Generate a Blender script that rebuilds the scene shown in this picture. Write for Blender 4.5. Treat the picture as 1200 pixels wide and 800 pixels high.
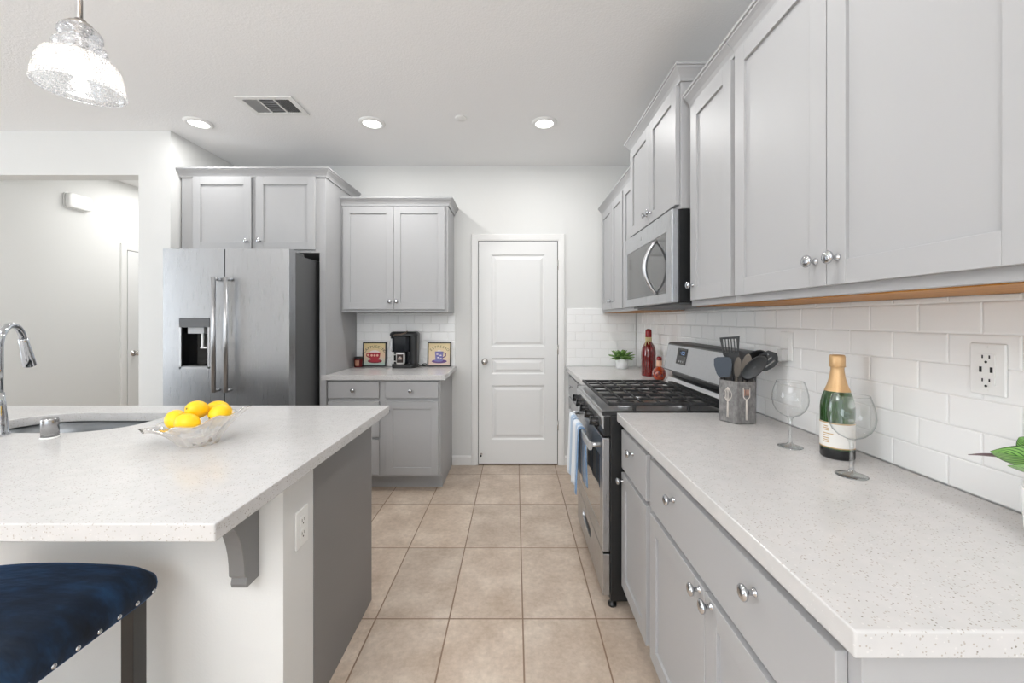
import bpy, bmesh, math, random
from mathutils import Vector, Matrix

for o in list(bpy.data.objects):
    bpy.data.objects.remove(o, do_unlink=True)
S = bpy.context.scene
C = S.collection
PI = math.pi
R = math.radians
random.seed(7)

# ------------------------------------------------------------------ camera
F_PX, W_PX, H_PX, CX, CY = 475.0, 1200.0, 800.0, 604.0, 374.5
CAM_H = 1.34
cam = bpy.data.cameras.new('camera')
cam.sensor_width = 36.0
cam.lens = F_PX / W_PX * 36.0
cam.shift_x = (W_PX / 2 - CX) / W_PX
cam.shift_y = (CY - H_PX / 2) / W_PX
cam.clip_start = 0.02
camo = bpy.data.objects.new('camera', cam)
camo.location = (0, 0, CAM_H)
camo.rotation_euler = (R(90), 0, 0)
C.objects.link(camo)
S.camera = camo

# ------------------------------------------------------------------ world, exposure
wd = bpy.data.worlds.new('world')
S.world = wd
wd.use_nodes = True
bg = wd.node_tree.nodes['Background']
bg.inputs[0].default_value = (0.85, 0.93, 1.0, 1)
bg.inputs[1].default_value = 2.0
vs = S.view_settings
vs.view_transform = 'Standard'
vs.look = 'None'
vs.gamma = 1.0
vs.use_curve_mapping = False
vs.exposure = -0.17

CAN_W = 10.5          # watts of each recessed ceiling lamp
PENDANT_W = 1.3
HALL_FILL_W = 19.0

# fill lights added for unseen windows behind the camera and on its left
def area(name, loc, rot, sx, sy, w, col=(1, 1, 1)):
    l = bpy.data.lights.new(name, 'AREA')
    l.shape = 'RECTANGLE'
    l.size, l.size_y, l.energy, l.color = sx, sy, w, col
    o = bpy.data.objects.new(name, l)
    o.location, o.rotation_euler = loc, rot
    C.objects.link(o)
    return o
area('added_window_fill', (-1.2, -3.9, 1.3), (R(90), 0, 0), 4.4, 2.4, 22, (0.86, 0.93, 1.0))
area('added_window_fill', (-6.1, 0.3, 1.3), (R(90), 0, R(-90)), 1.8, 2.4, 80, (0.86, 0.93, 1.0))
# unseen area light added behind the camera to brighten the ceiling
area('ceiling_fill', (-1.6, -2.2, 1.85), (R(180), 0, 0), 0.5, 0.5, 185, (0.95, 0.97, 1.0))

# ------------------------------------------------------------------ materials
def lin(r, g, b):
    f = lambda c: (c / 255 / 12.92) if c / 255 <= 0.04045 else ((c / 255 + 0.055) / 1.055) ** 2.4
    return (f(r), f(g), f(b), 1)

def mat(name, col, rough=0.5, metal=0.0, **kw):
    m = bpy.data.materials.new(name)
    m.use_nodes = True
    b = m.node_tree.nodes['Principled BSDF']
    b.inputs['Base Color'].default_value = col if len(col) == 4 else (*col, 1)
    b.inputs['Roughness'].default_value = rough
    b.inputs['Metallic'].default_value = metal
    for k, v in kw.items():
        b.inputs[k.replace('_', ' ')].default_value = v
    return m

def nodes(m):
    return m.node_tree.nodes, m.node_tree.links, m.node_tree.nodes['Principled BSDF']

def coords(m, scale=(1, 1, 1), loc=(0, 0, 0)):
    n, l, b = nodes(m)
    t = n.new('ShaderNodeTexCoord')
    mp = n.new('ShaderNodeMapping')
    mp.inputs['Scale'].default_value = scale
    mp.inputs['Location'].default_value = loc
    l.new(t.outputs['Object'], mp.inputs['Vector'])
    return mp.outputs['Vector']

def noise(m, vec, scale, detail=2.0, rough=0.5):
    n, l, b = nodes(m)
    t = n.new('ShaderNodeTexNoise')
    t.inputs['Scale'].default_value = scale
    t.inputs['Detail'].default_value = detail
    t.inputs['Roughness'].default_value = rough
    l.new(vec, t.inputs['Vector'])
    return t.outputs['Fac']

def ramp(m, fac, stops):
    n, l, b = nodes(m)
    r = n.new('ShaderNodeValToRGB')
    e = r.color_ramp.elements
    while len(e) < len(stops):
        e.new(0.5)
    for i, (p, c) in enumerate(stops):
        e[i].position = p
        e[i].color = c if len(c) == 4 else (*c, 1)
    l.new(fac, r.inputs['Fac'])
    return r.outputs['Color']

def mixc(m, fac, a, b2, mode='MIX'):
    n, l, b = nodes(m)
    x = n.new('ShaderNodeMix')
    x.data_type = 'RGBA'
    x.blend_type = mode
    for s, v in ((x.inputs[0], fac), (x.inputs[6], a), (x.inputs[7], b2)):
        if hasattr(v, 'is_linked') or hasattr(v, 'links'):
            l.new(v, s)
        else:
            s.default_value = v
    return x.outputs[2]

def bump(m, h, strength, dist):
    n, l, b = nodes(m)
    x = n.new('ShaderNodeBump')
    x.inputs['Strength'].default_value = strength
    x.inputs['Distance'].default_value = dist
    l.new(h, x.inputs['Height'])
    l.new(x.outputs['Normal'], b.inputs['Normal'])

WH = (1, 1, 1, 1)
M = {}
m = M['wall'] = mat('wall_paint', lin(222, 222, 220), 0.75)
bump(m, noise(m, coords(m), 170, 3), 0.10, 0.004)
m = M['ceiling'] = mat('ceiling_paint', lin(244, 244, 244), 0.85)
bump(m, noise(m, coords(m), 95, 3, 0.6), 0.35, 0.006)
M['trim'] = mat('white_trim_paint', lin(232, 231, 229), 0.35)
M['door'] = mat('white_door_paint', lin(228, 228, 227), 0.38)

m = M['cab'] = mat('grey_cabinet_paint', lin(172, 172, 173), 0.44)
bump(m, noise(m, coords(m, (1, 1, 8)), 60, 2), 0.03, 0.001)
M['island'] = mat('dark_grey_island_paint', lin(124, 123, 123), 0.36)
M['wood'] = mat('unpainted_wood', lin(176, 118, 44), 0.55)
mw = M['wood']
n_, l_, b_ = nodes(mw)
l_.new(ramp(mw, noise(mw, coords(mw, (2, 30, 30)), 3, 3), [(0.3, lin(158, 100, 32)), (0.7, lin(196, 136, 58))]), b_.inputs['Base Color'])

# speckled quartz
m = M['quartz'] = mat('speckled_quartz', lin(218, 215, 210), 0.2)
n_, l_, b_ = nodes(m)
v = coords(m)
def specks(scale, thr, thr2):
    t = n_.new('ShaderNodeTexVoronoi')
    t.inputs['Scale'].default_value = scale
    l_.new(v, t.inputs['Vector'])
    sep = n_.new('ShaderNodeSeparateColor')
    l_.new(t.outputs['Color'], sep.inputs['Color'])
    a = n_.new('ShaderNodeMath'); a.operation = 'GREATER_THAN'; a.inputs[1].default_value = thr
    l_.new(sep.outputs[0], a.inputs[0])
    d = n_.new('ShaderNodeMath'); d.operation = 'LESS_THAN'; d.inputs[1].default_value = thr2
    l_.new(t.outputs['Distance'], d.inputs[0])
    p = n_.new('ShaderNodeMath'); p.operation = 'MULTIPLY'
    l_.new(a.outputs[0], p.inputs[0]); l_.new(d.outputs[0], p.inputs[1])
    return p.outputs[0]
base = ramp(m, noise(m, v, 25, 3), [(0.3, lin(199, 198, 197)), (0.7, lin(205, 203, 202))])
c1 = mixc(m, specks(230, 0.78, 0.34), base, lin(176, 170, 162))
c2 = mixc(m, specks(170, 0.93, 0.24), c1, lin(140, 134, 126))
c3 = mixc(m, specks(190, 0.92, 0.32), c2, lin(211, 209, 207))
l_.new(c3, b_.inputs['Base Color'])

# floor tile: joints on a 0.3295 x 0.565 grid
TW, TL, TX, TY = 0.3295, 0.565, 0.033, 1.817
m = M['floor'] = mat('ceramic_floor_tile', lin(186, 166, 146), 0.42)
n_, l_, b_ = nodes(m)
v = coords(m, (1, 1, 1), (-TX, -TY, 0))
bt = n_.new('ShaderNodeTexBrick')
bt.offset = 0.0
bt.squash = 1.0
for k, val in (('Scale', 1.0), ('Mortar Size', 0.0034), ('Mortar Smooth', 0.15), ('Brick Width', TW), ('Row Height', TL), ('Bias', 0.0)):
    bt.inputs[k].default_value = val
l_.new(v, bt.inputs['Vector'])
bt.inputs['Color1'].default_value = (0.90, 0.90, 0.90, 1)
bt.inputs['Color2'].default_value = (1.06, 1.05, 1.04, 1)
v0 = coords(m)
cl = ramp(m, noise(m, v0, 4.5, 6, 0.62), [(0.28, lin(181, 162, 143)), (0.5, lin(200, 183, 166)), (0.74, lin(222, 208, 192))])
fine = ramp(m, noise(m, v0, 40, 4, 0.7), [(0.3, (0.84, 0.83, 0.82)), (0.7, (1.07, 1.07, 1.07))])
tile = mixc(m, 1.0, mixc(m, 1.0, cl, fine, 'MULTIPLY'), bt.outputs['Color'], 'MULTIPLY')
l_.new(mixc(m, bt.outputs['Fac'], tile, lin(134, 110, 90)), b_.inputs['Base Color'])
inv = n_.new('ShaderNodeMath'); inv.operation = 'SUBTRACT'; inv.inputs[0].default_value = 1.0
l_.new(bt.outputs['Fac'], inv.inputs[1])
bump(m, inv.outputs[0], 0.5, 0.003)

M['tile'] = mat('glossy_white_subway_tile', lin(244, 244, 243), 0.09)
M['grout'] = mat('white_grout', lin(228, 227, 225), 0.8)

m = M['steel'] = mat('brushed_stainless', lin(186, 188, 191), 0.27, 1.0)
n_, l_, b_ = nodes(m)
l_.new(ramp(m, noise(m, coords(m, (160, 160, 3)), 3, 2), [(0.3, (0.27, 0.27, 0.27)), (0.7, (0.31, 0.31, 0.31))]), b_.inputs['Roughness'])
M['steel_h'] = mat('brushed_stainless_trim', lin(196, 197, 199), 0.3, 1.0)
M['sink'] = mat('satin_sink_steel', lin(118, 122, 125), 0.38, 1.0)
M['chrome'] = mat('polished_chrome', lin(198, 200, 203), 0.08, 1.0)
M['nickel'] = mat('satin_nickel', lin(196, 192, 188), 0.22, 1.0)
M['blackgloss'] = mat('black_gloss', lin(16, 17, 19), 0.12)
M['black'] = mat('black_enamel', lin(26, 27, 28), 0.35)
M['iron'] = mat('cast_iron', lin(38, 38, 39), 0.55)
M['darkgrey'] = mat('dark_grey_metal', lin(92, 93, 94), 0.45, 0.2)
M['ovenglass'] = mat('dark_oven_glass', lin(64, 66, 68), 0.06, 0.0, Specular_IOR_Level=1.0, Coat_Weight=1.0, Coat_Roughness=0.03)
M['mwglass'] = mat('microwave_window_glass', lin(98, 99, 99), 0.08, 0.55)
M['plastic'] = mat('white_plastic', lin(236, 236, 234), 0.3)
M['plug'] = mat('pale_grey_plug', lin(206, 206, 205), 0.35)
M['capmetal'] = mat('brushed_cap_metal', lin(168, 168, 169), 0.22, 1.0)
M['slot'] = mat('dark_slot', lin(30, 30, 30), 0.6)
M['vent'] = mat('vent_grey', lin(176, 177, 178), 0.6)
M['void'] = mat('duct_dark', lin(112, 113, 115), 0.8)

def emit(name, col, s):
    m = bpy.data.materials.new(name)
    m.use_nodes = True
    n, l = m.node_tree.nodes, m.node_tree.links
    n.remove(n['Principled BSDF'])
    e = n.new('ShaderNodeEmission')
    e.inputs[0].default_value = (*col, 1)
    e.inputs[1].default_value = s
    l.new(e.outputs[0], n['Material Output'].inputs[0])
    return m
M['lens'] = emit('lamp_lens', (1, 0.99, 0.97), 6.0)
M['bulb'] = emit('bulb_glow', (1, 0.93, 0.82), 10.0)
M['display'] = emit('blue_display', (0.35, 0.55, 0.95), 0.8)

def thin_glass(name, tint=(1, 1, 1), gloss=1.0, rough=0.0, extra=0.0, edge=None, ior=1.5, seeds=0.0):
    """clear thin-walled glass: lets light straight through, reflects by angle"""
    m = bpy.data.materials.new(name)
    m.use_nodes = True
    n, l = m.node_tree.nodes, m.node_tree.links
    n.remove(n['Principled BSDF'])
    t = n.new('ShaderNodeBsdfTransparent')
    g = n.new('ShaderNodeBsdfGlossy'); g.inputs['Roughness'].default_value = rough
    mx = n.new('ShaderNodeMixShader')
    lw = n.new('ShaderNodeLayerWeight'); lw.inputs[0].default_value = 0.5
    r = n.new('ShaderNodeValToRGB')
    e = r.color_ramp.elements
    e[0].position = 0.55; e[0].color = (*tint, 1)
    e[1].position = 1.0; e[1].color = (*(edge or [x * 0.80 for x in tint]), 1)
    l.new(lw.outputs['Facing'], r.inputs['Fac'])
    l.new(r.outputs['Color'], t.inputs['Color'])
    f = n.new('ShaderNodeMath'); f.operation = 'POWER'; f.inputs[1].default_value = 4.0
    l.new(lw.outputs['Facing'], f.inputs[0])
    mu = n.new('ShaderNodeMath'); mu.operation = 'MULTIPLY_ADD'
    mu.inputs[1].default_value = gloss * 0.55; mu.inputs[2].default_value = extra + 0.04
    mu.use_clamp = True
    l.new(f.outputs[0], mu.inputs[0])
    l.new(mu.outputs[0], mx.inputs[0])
    l.new(t.outputs[0], mx.inputs[1])
    l.new(g.outputs[0], mx.inputs[2])
    out = mx.outputs[0]
    if seeds:
        tc = n.new('ShaderNodeTexCoord')
        vo = n.new('ShaderNodeTexVoronoi'); vo.inputs['Scale'].default_value = 210
        l.new(tc.outputs['Object'], vo.inputs['Vector'])
        th = n.new('ShaderNodeMath'); th.operation = 'LESS_THAN'; th.inputs[1].default_value = 0.42
        l.new(vo.outputs['Distance'], th.inputs[0])
        ml = n.new('ShaderNodeMath'); ml.operation = 'MULTIPLY_ADD'; ml.inputs[1].default_value = seeds; ml.inputs[2].default_value = 0.07
        l.new(th.outputs[0], ml.inputs[0])
        di = n.new('ShaderNodeBsdfTranslucent'); di.inputs[0].default_value = (0.98, 0.97, 0.95, 1)
        m2 = n.new('ShaderNodeMixShader')
        l.new(ml.outputs[0], m2.inputs[0]); l.new(out, m2.inputs[1]); l.new(di.outputs[0], m2.inputs[2])
        out = m2.outputs[0]
    l.new(out, n['Material Output'].inputs[0])
    return m
M['glass'] = thin_glass('clear_wine_glass', (0.985, 0.99, 0.99), 1.2, 0.0, 0.02, (0.56, 0.60, 0.60))
M['stem'] = thin_glass('clear_glass_stem', (0.96, 0.975, 0.975), 1.5, 0.0, 0.14, (0.36, 0.41, 0.41))
M['seeded'] = thin_glass('seeded_glass_shade', (0.97, 0.98, 1.0), 1.1, 0.02, 0.05, (0.55, 0.56, 0.58), seeds=0.34)

def mix_glass(name, tint, k, rough=0.0):
    m = bpy.data.materials.new(name)
    m.use_nodes = True
    n, l = m.node_tree.nodes, m.node_tree.links
    n.remove(n['Principled BSDF'])
    g = n.new('ShaderNodeBsdfGlass'); g.inputs['Color'].default_value = (*tint, 1); g.inputs['IOR'].default_value = 1.48
    g.inputs['Roughness'].default_value = rough
    t = n.new('ShaderNodeBsdfTransparent'); t.inputs[0].default_value = (*tint, 1)
    x = n.new('ShaderNodeMixShader'); x.inputs[0].default_value = k
    l.new(t.outputs[0], x.inputs[1]); l.new(g.outputs[0], x.inputs[2])
    l.new(x.outputs[0], n['Material Output'].inputs[0])
    return m
M['crystal'] = mix_glass('crystal_bowl_glass', (0.985, 0.98, 0.965), 0.9)

M['greenglass'] = mat('green_bottle_glass', lin(40, 84, 26), 0.05, 0.0, Coat_Weight=1.0, Transmission_Weight=0.35)
M['goldfoil'] = mat('gold_foil', lin(214, 176, 128), 0.36, 0.35)
nf = M['goldfoil']
bump(nf, noise(nf, coords(nf), 220, 3), 0.35, 0.002)
M['label'] = mat('paper_label', lin(232, 229, 224), 0.6)
M['labelgold'] = mat('label_gold', lin(190, 156, 104), 0.5, 0.2)
M['darkfoil'] = mat('dark_bottle_base', lin(26, 28, 30), 0.2)
M['redglass'] = mat('red_oil_glass', lin(122, 14, 14), 0.07, 0.0, Coat_Weight=1.0, Transmission_Weight=0.25)
M['amber'] = mat('amber_oil_glass', lin(176, 62, 16), 0.07, 0.0, Coat_Weight=1.0, Transmission_Weight=0.25)
M['redwax'] = mat('red_wax', lin(142, 16, 20), 0.25)
M['herb'] = mat('dark_herbs', lin(74, 20, 14), 0.5)
M['raffia'] = mat('raffia', lin(206, 190, 142), 0.8)
M['raffia_pale'] = mat('pale_wrap', lin(226, 178, 150), 0.6)
m = M['lemon'] = mat('lemon_skin', lin(255, 200, 6), 0.38, Subsurface_Weight=0.0)
bump(m, noise(m, coords(m), 420, 2), 0.25, 0.001)
M['lemontip'] = mat('lemon_stem_scar', lin(120, 110, 30), 0.7)
M['leaf'] = mat('succulent_leaf', lin(96, 138, 66), 0.5)
n_, l_, b_ = nodes(M['leaf'])
l_.new(ramp(M['leaf'], noise(M['leaf'], coords(M['leaf']), 45, 2), [(0.35, lin(58, 98, 48)), (0.65, lin(140, 176, 96))]), b_.inputs['Base Color'])
M['potwhite'] = mat('white_ceramic', lin(238, 238, 238), 0.25)
M['soil'] = mat('dark_soil', lin(70, 66, 62), 0.9)

m = M['plantleaf'] = mat('striped_leaf', lin(120, 170, 80), 0.4)
n_, l_, b_ = nodes(m)
tc = n_.new('ShaderNodeTexCoord')
sep = n_.new('ShaderNodeSeparateXYZ')
l_.new(tc.outputs['UV'], sep.inputs[0])
ab = n_.new('ShaderNodeMath'); ab.operation = 'ABSOLUTE'
l_.new(sep.outputs[0], ab.inputs[0])
ad = n_.new('ShaderNodeMath'); ad.operation = 'MULTIPLY_ADD'; ad.inputs[1].default_value = -0.55
l_.new(ab.outputs[0], ad.inputs[0]); l_.new(sep.outputs[1], ad.inputs[2])
fr = n_.new('ShaderNodeMath'); fr.operation = 'MULTIPLY'; fr.inputs[1].default_value = 46.0
l_.new(ad.outputs[0], fr.inputs[0])
si = n_.new('ShaderNodeMath'); si.operation = 'SINE'
l_.new(fr.outputs[0], si.inputs[0])
veins = ramp(m, si.outputs[0], [(0.0, lin(150, 196, 112)), (0.55, lin(126, 178, 92)), (0.9, lin(44, 92, 40))])
edge = ramp(m, ab.outputs[0], [(0.0, lin(196, 220, 160)), (0.06, lin(255, 255, 255)), (0.82, lin(255, 255, 255)), (1.0, lin(70, 110, 60))])
l_.new(mixc(m, 1.0, veins, edge, 'MULTIPLY'), b_.inputs['Base Color'])
M['plantback'] = mat('purple_leaf_back', lin(108, 88, 92), 0.5)

m = M['velvet'] = mat('navy_velvet', lin(10, 36, 66), 0.85, Sheen_Weight=0.5, Sheen_Roughness=0.35)
n_, l_, b_ = nodes(m)
b_.inputs['Sheen Tint'].default_value = lin(60, 120, 185)
l_.new(ramp(m, noise(m, coords(m, (2.0, 5.0, 3.0)), 3.2, 4, 0.6), [(0.32, lin(1, 9, 20)), (0.52, lin(5, 26, 46)), (0.78, lin(22, 58, 92))]), b_.inputs['Base Color'])
bump(m, noise(m, coords(m, (1, 3, 2)), 9, 3), 0.5, 0.012)
M['legmetal'] = mat('black_leg', lin(44, 42, 40), 0.45)

m = M['stone'] = mat('grey_crock', lin(116, 114, 113), 0.7)
n_, l_, b_ = nodes(m)
l_.new(ramp(m, noise(m, coords(m, (1, 1, 0.6)), 60, 4, 0.7), [(0.3, lin(92, 90, 90)), (0.7, lin(140, 138, 136))]), b_.inputs['Base Color'])
M['crockdecor'] = mat('pale_relief', lin(206, 198, 190), 0.6)
M['crockrose'] = mat('rose_relief', lin(176, 138, 122), 0.6)
M['utensil'] = mat('black_nylon', lin(28, 29, 31), 0.38)
M['silicone'] = mat('slate_silicone', lin(54, 64, 76), 0.5)
M['greywood'] = mat('grey_wood', lin(126, 118, 109), 0.6)
M['coffee'] = mat('black_coffee_maker', lin(22, 26, 32), 0.16)
M['coffeegrey'] = mat('charcoal_plastic', lin(38, 39, 40), 0.3)
M['bronze'] = mat('bronze_handle', lin(112, 98, 88), 0.3, 0.6)
M['mug'] = mat('white_mug', lin(238, 237, 235), 0.15)
M['mugprint'] = mat('dark_mug_print', lin(50, 36, 34), 0.4)
M['redjar'] = mat('red_candle_glass', lin(96, 30, 32), 0.15)
M['jarlabel'] = mat('jar_label', lin(170, 120, 96), 0.6)
M['frame'] = mat('black_frame', lin(30, 26, 26), 0.35)
def grad(name, lo, hi, z0, z1, extra=None):
    m = mat(name, lo, 0.5)
    n, l, b = nodes(m)
    t = n.new('ShaderNodeTexCoord'); s = n.new('ShaderNodeSeparateXYZ')
    l.new(t.outputs['Object'], s.inputs[0])
    mr = n.new('ShaderNodeMapRange'); mr.inputs[1].default_value = z0; mr.inputs[2].default_value = z1
    l.new(s.outputs[2], mr.inputs[0])
    l.new(ramp(m, mr.outputs[0], [(0.0, lo), (0.45, extra or hi), (1.0, hi)]), b.inputs['Base Color'])
    return m
M['paper_teal'] = grad('print_paper_teal_to_cream', lin(158, 196, 192), lin(226, 206, 150), 0.0, 0.2, lin(228, 196, 168))
M['paper_cream'] = grad('print_paper_rose_to_cream', lin(226, 200, 192), lin(232, 212, 164), 0.0, 0.2, lin(234, 212, 182))
M['cupred'] = mat('print_red', lin(176, 34, 52), 0.5)
M['cupdark'] = mat('print_dark_red', lin(122, 30, 44), 0.5)
M['cuppink'] = mat('print_pink', lin(240, 190, 170), 0.5)
M['foam'] = mat('print_foam', lin(240, 228, 224), 0.5)
M['cupblue'] = mat('print_violet', lin(120, 116, 176), 0.5)
M['cuppurple'] = mat('print_purple', lin(104, 70, 130), 0.5)
M['ink'] = mat('print_ink', lin(54, 44, 34), 0.5)
M['inkolive'] = mat('print_olive_ink', lin(112, 98, 50), 0.5)

m = M['towel'] = mat('striped_towel', lin(170, 196, 224), 0.9, Sheen_Weight=0.3)
n_, l_, b_ = nodes(m)
tc = n_.new('ShaderNodeTexCoord'); sep = n_.new('ShaderNodeSeparateXYZ')
l_.new(tc.outputs['UV'], sep.inputs[0])
wv = n_.new('ShaderNodeMath'); wv.operation = 'MULTIPLY'; wv.inputs[1].default_value = 2.0
l_.new(sep.outputs[0], wv.inputs[0])
fra = n_.new('ShaderNodeMath'); fra.operation = 'FRACT'
l_.new(wv.outputs[0], fra.inputs[0])
l_.new(ramp(m, fra.outputs[0], [(0.0, lin(122, 154, 190)), (0.10, lin(92, 128, 168)), (0.26, lin(206, 218, 230)), (0.36, lin(140, 168, 200)), (0.58, lin(170, 196, 222)), (0.66, lin(226, 232, 238))]), b_.inputs['Base Color'])

# ------------------------------------------------------------------ builders
INV = {}          # root name -> inverse world matrix
ROOT = {}         # part name -> root name

def tag(o, label, cat, group=None):
    o['label'] = label
    o['category'] = cat
    if group:
        o['group'] = group

def thing(name, label, cat, loc=(0, 0, 0), rz=0.0, group=None, kind=None):
    o = bpy.data.objects.new(name, None)
    o.empty_display_size = 0.05
    C.objects.link(o)
    o.location = loc
    o.rotation_euler = (0, 0, rz)
    if kind:
        o['kind'] = kind
    else:
        tag(o, label, cat, group)
    INV[o.name] = (Matrix.Translation(loc) @ Matrix.Rotation(rz, 4, 'Z')).inverted()
    ROOT[o.name] = o.name
    return o

class MB:
    def __init__(self):
        self.bm = bmesh.new()
        self.mats = []
        self.uv = None
    def mi(self, m):
        m = M[m] if isinstance(m, str) else m
        if m not in self.mats:
            self.mats.append(m)
        return self.mats.index(m)
    def face(self, vs, m, smooth=False):
        try:
            f = self.bm.faces.new(vs)
        except ValueError:
            return None
        f.material_index = self.mi(m)
        f.smooth = smooth
        return f
    def box(self, x0, x1, y0, y1, z0, z1, m, T=None):
        p = [(x, y, z) for z in (z0, z1) for y in (y0, y1) for x in (x0, x1)]
        vs = [self.bm.verts.new(T @ Vector(q) if T else q) for q in p]
        for f in ((0, 2, 3, 1), (4, 5, 7, 6), (0, 1, 5, 4), (2, 6, 7, 3), (0, 4, 6, 2), (1, 3, 7, 5)):
            self.face([vs[i] for i in f], m)
        return self
    def loft(self, rings, m, smooth=True, cap0=True, cap1=True, closed=True):
        rs = [[self.bm.verts.new(p) for p in r] for r in rings]
        n = len(rs[0])
        for a, b in zip(rs[:-1], rs[1:]):
            for i in range(n if closed else n - 1):
                j = (i + 1) % n
                self.face([a[i], a[j], b[j], b[i]], m, smooth)
        if cap0:
            self.face(list(reversed(rs[0])), m)
        if cap1:
            self.face(rs[-1], m)
        return rs
    def lathe(self, prof, m, T=None, segs=32, smooth=True, cap0=True, cap1=True):
        T = T or Matrix.Identity(4)
        rings = [[T @ Vector((max(r, 1e-5) * math.cos(2 * PI * k / segs), max(r, 1e-5) * math.sin(2 * PI * k / segs), z)) for k in range(segs)] for r, z in prof]
        self.loft(rings, m, smooth, cap0, cap1)
        return self
    def tube(self, pts, r, m, segs=12, caps=True, closed=False):
        pts = [Vector(p) for p in pts]
        n = len(pts)
        rad = r if isinstance(r, (list, tuple)) else [r] * n
        t0 = (pts[1] - pts[0]).normalized()
        ref = Vector((0, 0, 1)) if abs(t0.z) < 0.9 else Vector((1, 0, 0))
        nrm = t0.cross(ref).normalized()
        rings = []
        for i in range(n):
            if closed:
                t = (pts[(i + 1) % n] - pts[i - 1]).normalized()
            else:
                t = (pts[min(i + 1, n - 1)] - pts[max(i - 1, 0)]).normalized()
            nrm = (nrm - t * nrm.dot(t)).normalized()
            b = t.cross(nrm)
            rings.append([pts[i] + (nrm * math.cos(2 * PI * k / segs) + b * math.sin(2 * PI * k / segs)) * rad[i] for k in range(segs)])
        if closed:
            rings.append(rings[0])
        self.loft(rings, m, True, caps and not closed, caps and not closed)
        return self
    def prism(self, poly, a0, a1, axis, m, smooth=False):
        def P(u, v, a):
            return {'x': (a, u, v), 'y': (u, a, v), 'z': (u, v, a)}[axis]
        self.loft([[P(u, v, a0) for u, v in poly], [P(u, v, a1) for u, v in poly]], m, smooth)
        return self
    def ball(self, c, r, m, T=None, seg=20, ring=12):
        r = r if isinstance(r, (tuple, list)) else (r, r, r)
        rings = []
        for i in range(1, ring):
            th = PI * i / ring
            rings.append([Vector((r[0] * math.sin(th) * math.cos(2 * PI * k / seg), r[1] * math.sin(th) * math.sin(2 * PI * k / seg), -r[2] * math.cos(th))) for k in range(seg)])
        T2 = Matrix.Translation(c) @ (T or Matrix.Identity(4))
        rings = [[T2 @ p for p in rg] for rg in rings]
        rs = self.loft(rings, m, True, False, False)
        for rg, z in ((rs[0], -r[2]), (rs[-1], r[2])):
            v = self.bm.verts.new(T2 @ Vector((0, 0, z)))
            for k in range(seg):
                self.face([rg[k], rg[(k + 1) % seg], v], m, True)
        return self
    def sweep(self, path, prof, m):
        """mitred moulding: path in plan (x,y), prof (outward, height); outward is to the right of travel"""
        P = [Vector(p[:2]) for p in path]
        rings = []
        for i, p in enumerate(P):
            d = []
            if i > 0: d.append((P[i] - P[i - 1]).normalized())
            if i < len(P) - 1: d.append((P[i + 1] - P[i]).normalized())
            ns = [Vector((q.y, -q.x)) for q in d]
            if len(ns) == 2:
                s = ns[0] + ns[1]
                nn = s / max(1e-6, s.dot(ns[0]))
            else:
                nn = ns[0]
            rings.append([(p.x + nn.x * u, p.y + nn.y * u, v) for u, v in prof])
        self.loft(rings, m, False)
        return self
    def plate(self, outer, holes, a0, a1, m, axis='z', hole_mat=None):
        """flat slab with holes; loops in the plane, thickness along axis"""
        def P(u, v, a):
            return {'x': (a, u, v), 'y': (u, a, v), 'z': (u, v, a)}[axis]
        bm = self.bm
        for a in (a0, a1):
            es = []
            for lp in [outer] + holes:
                vs = [bm.verts.new(P(u, v, a)) for u, v in lp]
                es += [bm.edges.new((vs[i], vs[(i + 1) % len(vs)])) for i in range(len(vs))]
            g = bmesh.ops.triangle_fill(bm, use_beauty=True, edges=es, use_dissolve=False)
            for f in g['geom']:
                if isinstance(f, bmesh.types.BMFace):
                    f.material_index = self.mi(m)
        for k, lp in enumerate([outer] + holes):
            mm = m if k == 0 or not hole_mat else hole_mat
            for i in range(len(lp)):
                (u, v), (u2, v2) = lp[i], lp[(i + 1) % len(lp)]
                self.face([bm.verts.new(P(u, v, a0)), bm.verts.new(P(u2, v2, a0)), bm.verts.new(P(u2, v2, a1)), bm.verts.new(P(u, v, a1))], mm, k > 0)
        bmesh.ops.remove_doubles(bm, verts=bm.verts, dist=1e-5)
        return self
    def build(self, name, parent=None, bevel=0.0, segs=2, world=True, kind=None, solid=0.0, recalc=True, angle=35, subsurf=0):
        bm = self.bm
        if recalc:
            bmesh.ops.recalc_face_normals(bm, faces=bm.faces)
        me = bpy.data.meshes.new(name)
        root = None
        if parent is not None:
            root = ROOT[parent.name]
            if world:
                bm.transform(INV[root])
        bm.to_mesh(me)
        bm.free()
        for mm in self.mats:
            me.materials.append(mm)
        o = bpy.data.objects.new(name, me)
        C.objects.link(o)
        if parent is not None:
            o.parent = parent
            ROOT[o.name] = root
        if kind:
            o['kind'] = kind
        if solid:
            x = o.modifiers.new('solid', 'SOLIDIFY'); x.thickness = solid; x.offset = 0
        if subsurf:
            x = o.modifiers.new('sub', 'SUBSURF'); x.levels = subsurf; x.render_levels = subsurf
        if bevel:
            x = o.modifiers.new('bevel', 'BEVEL')
            x.width = bevel; x.segments = segs; x.limit_method = 'ANGLE'; x.angle_limit = R(angle)
            x.harden_normals = False
        return o

def dup(root, loc, rz=0.0, label=None, group=None):
    r = root.copy(); C.objects.link(r)
    r.location = loc; r.rotation_euler = (0, 0, rz)
    if label: r['label'] = label
    if group: r['group'] = group
    for ch in list(root.children):
        c = ch.copy(); C.objects.link(c); c.parent = r
        for g in list(ch.children):
            d = g.copy(); C.objects.link(d); d.parent = c
    return r

def struct_box(name, *a, bevel=0.0):
    return MB().box(*a).build(name, kind='structure', bevel=bevel)

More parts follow.
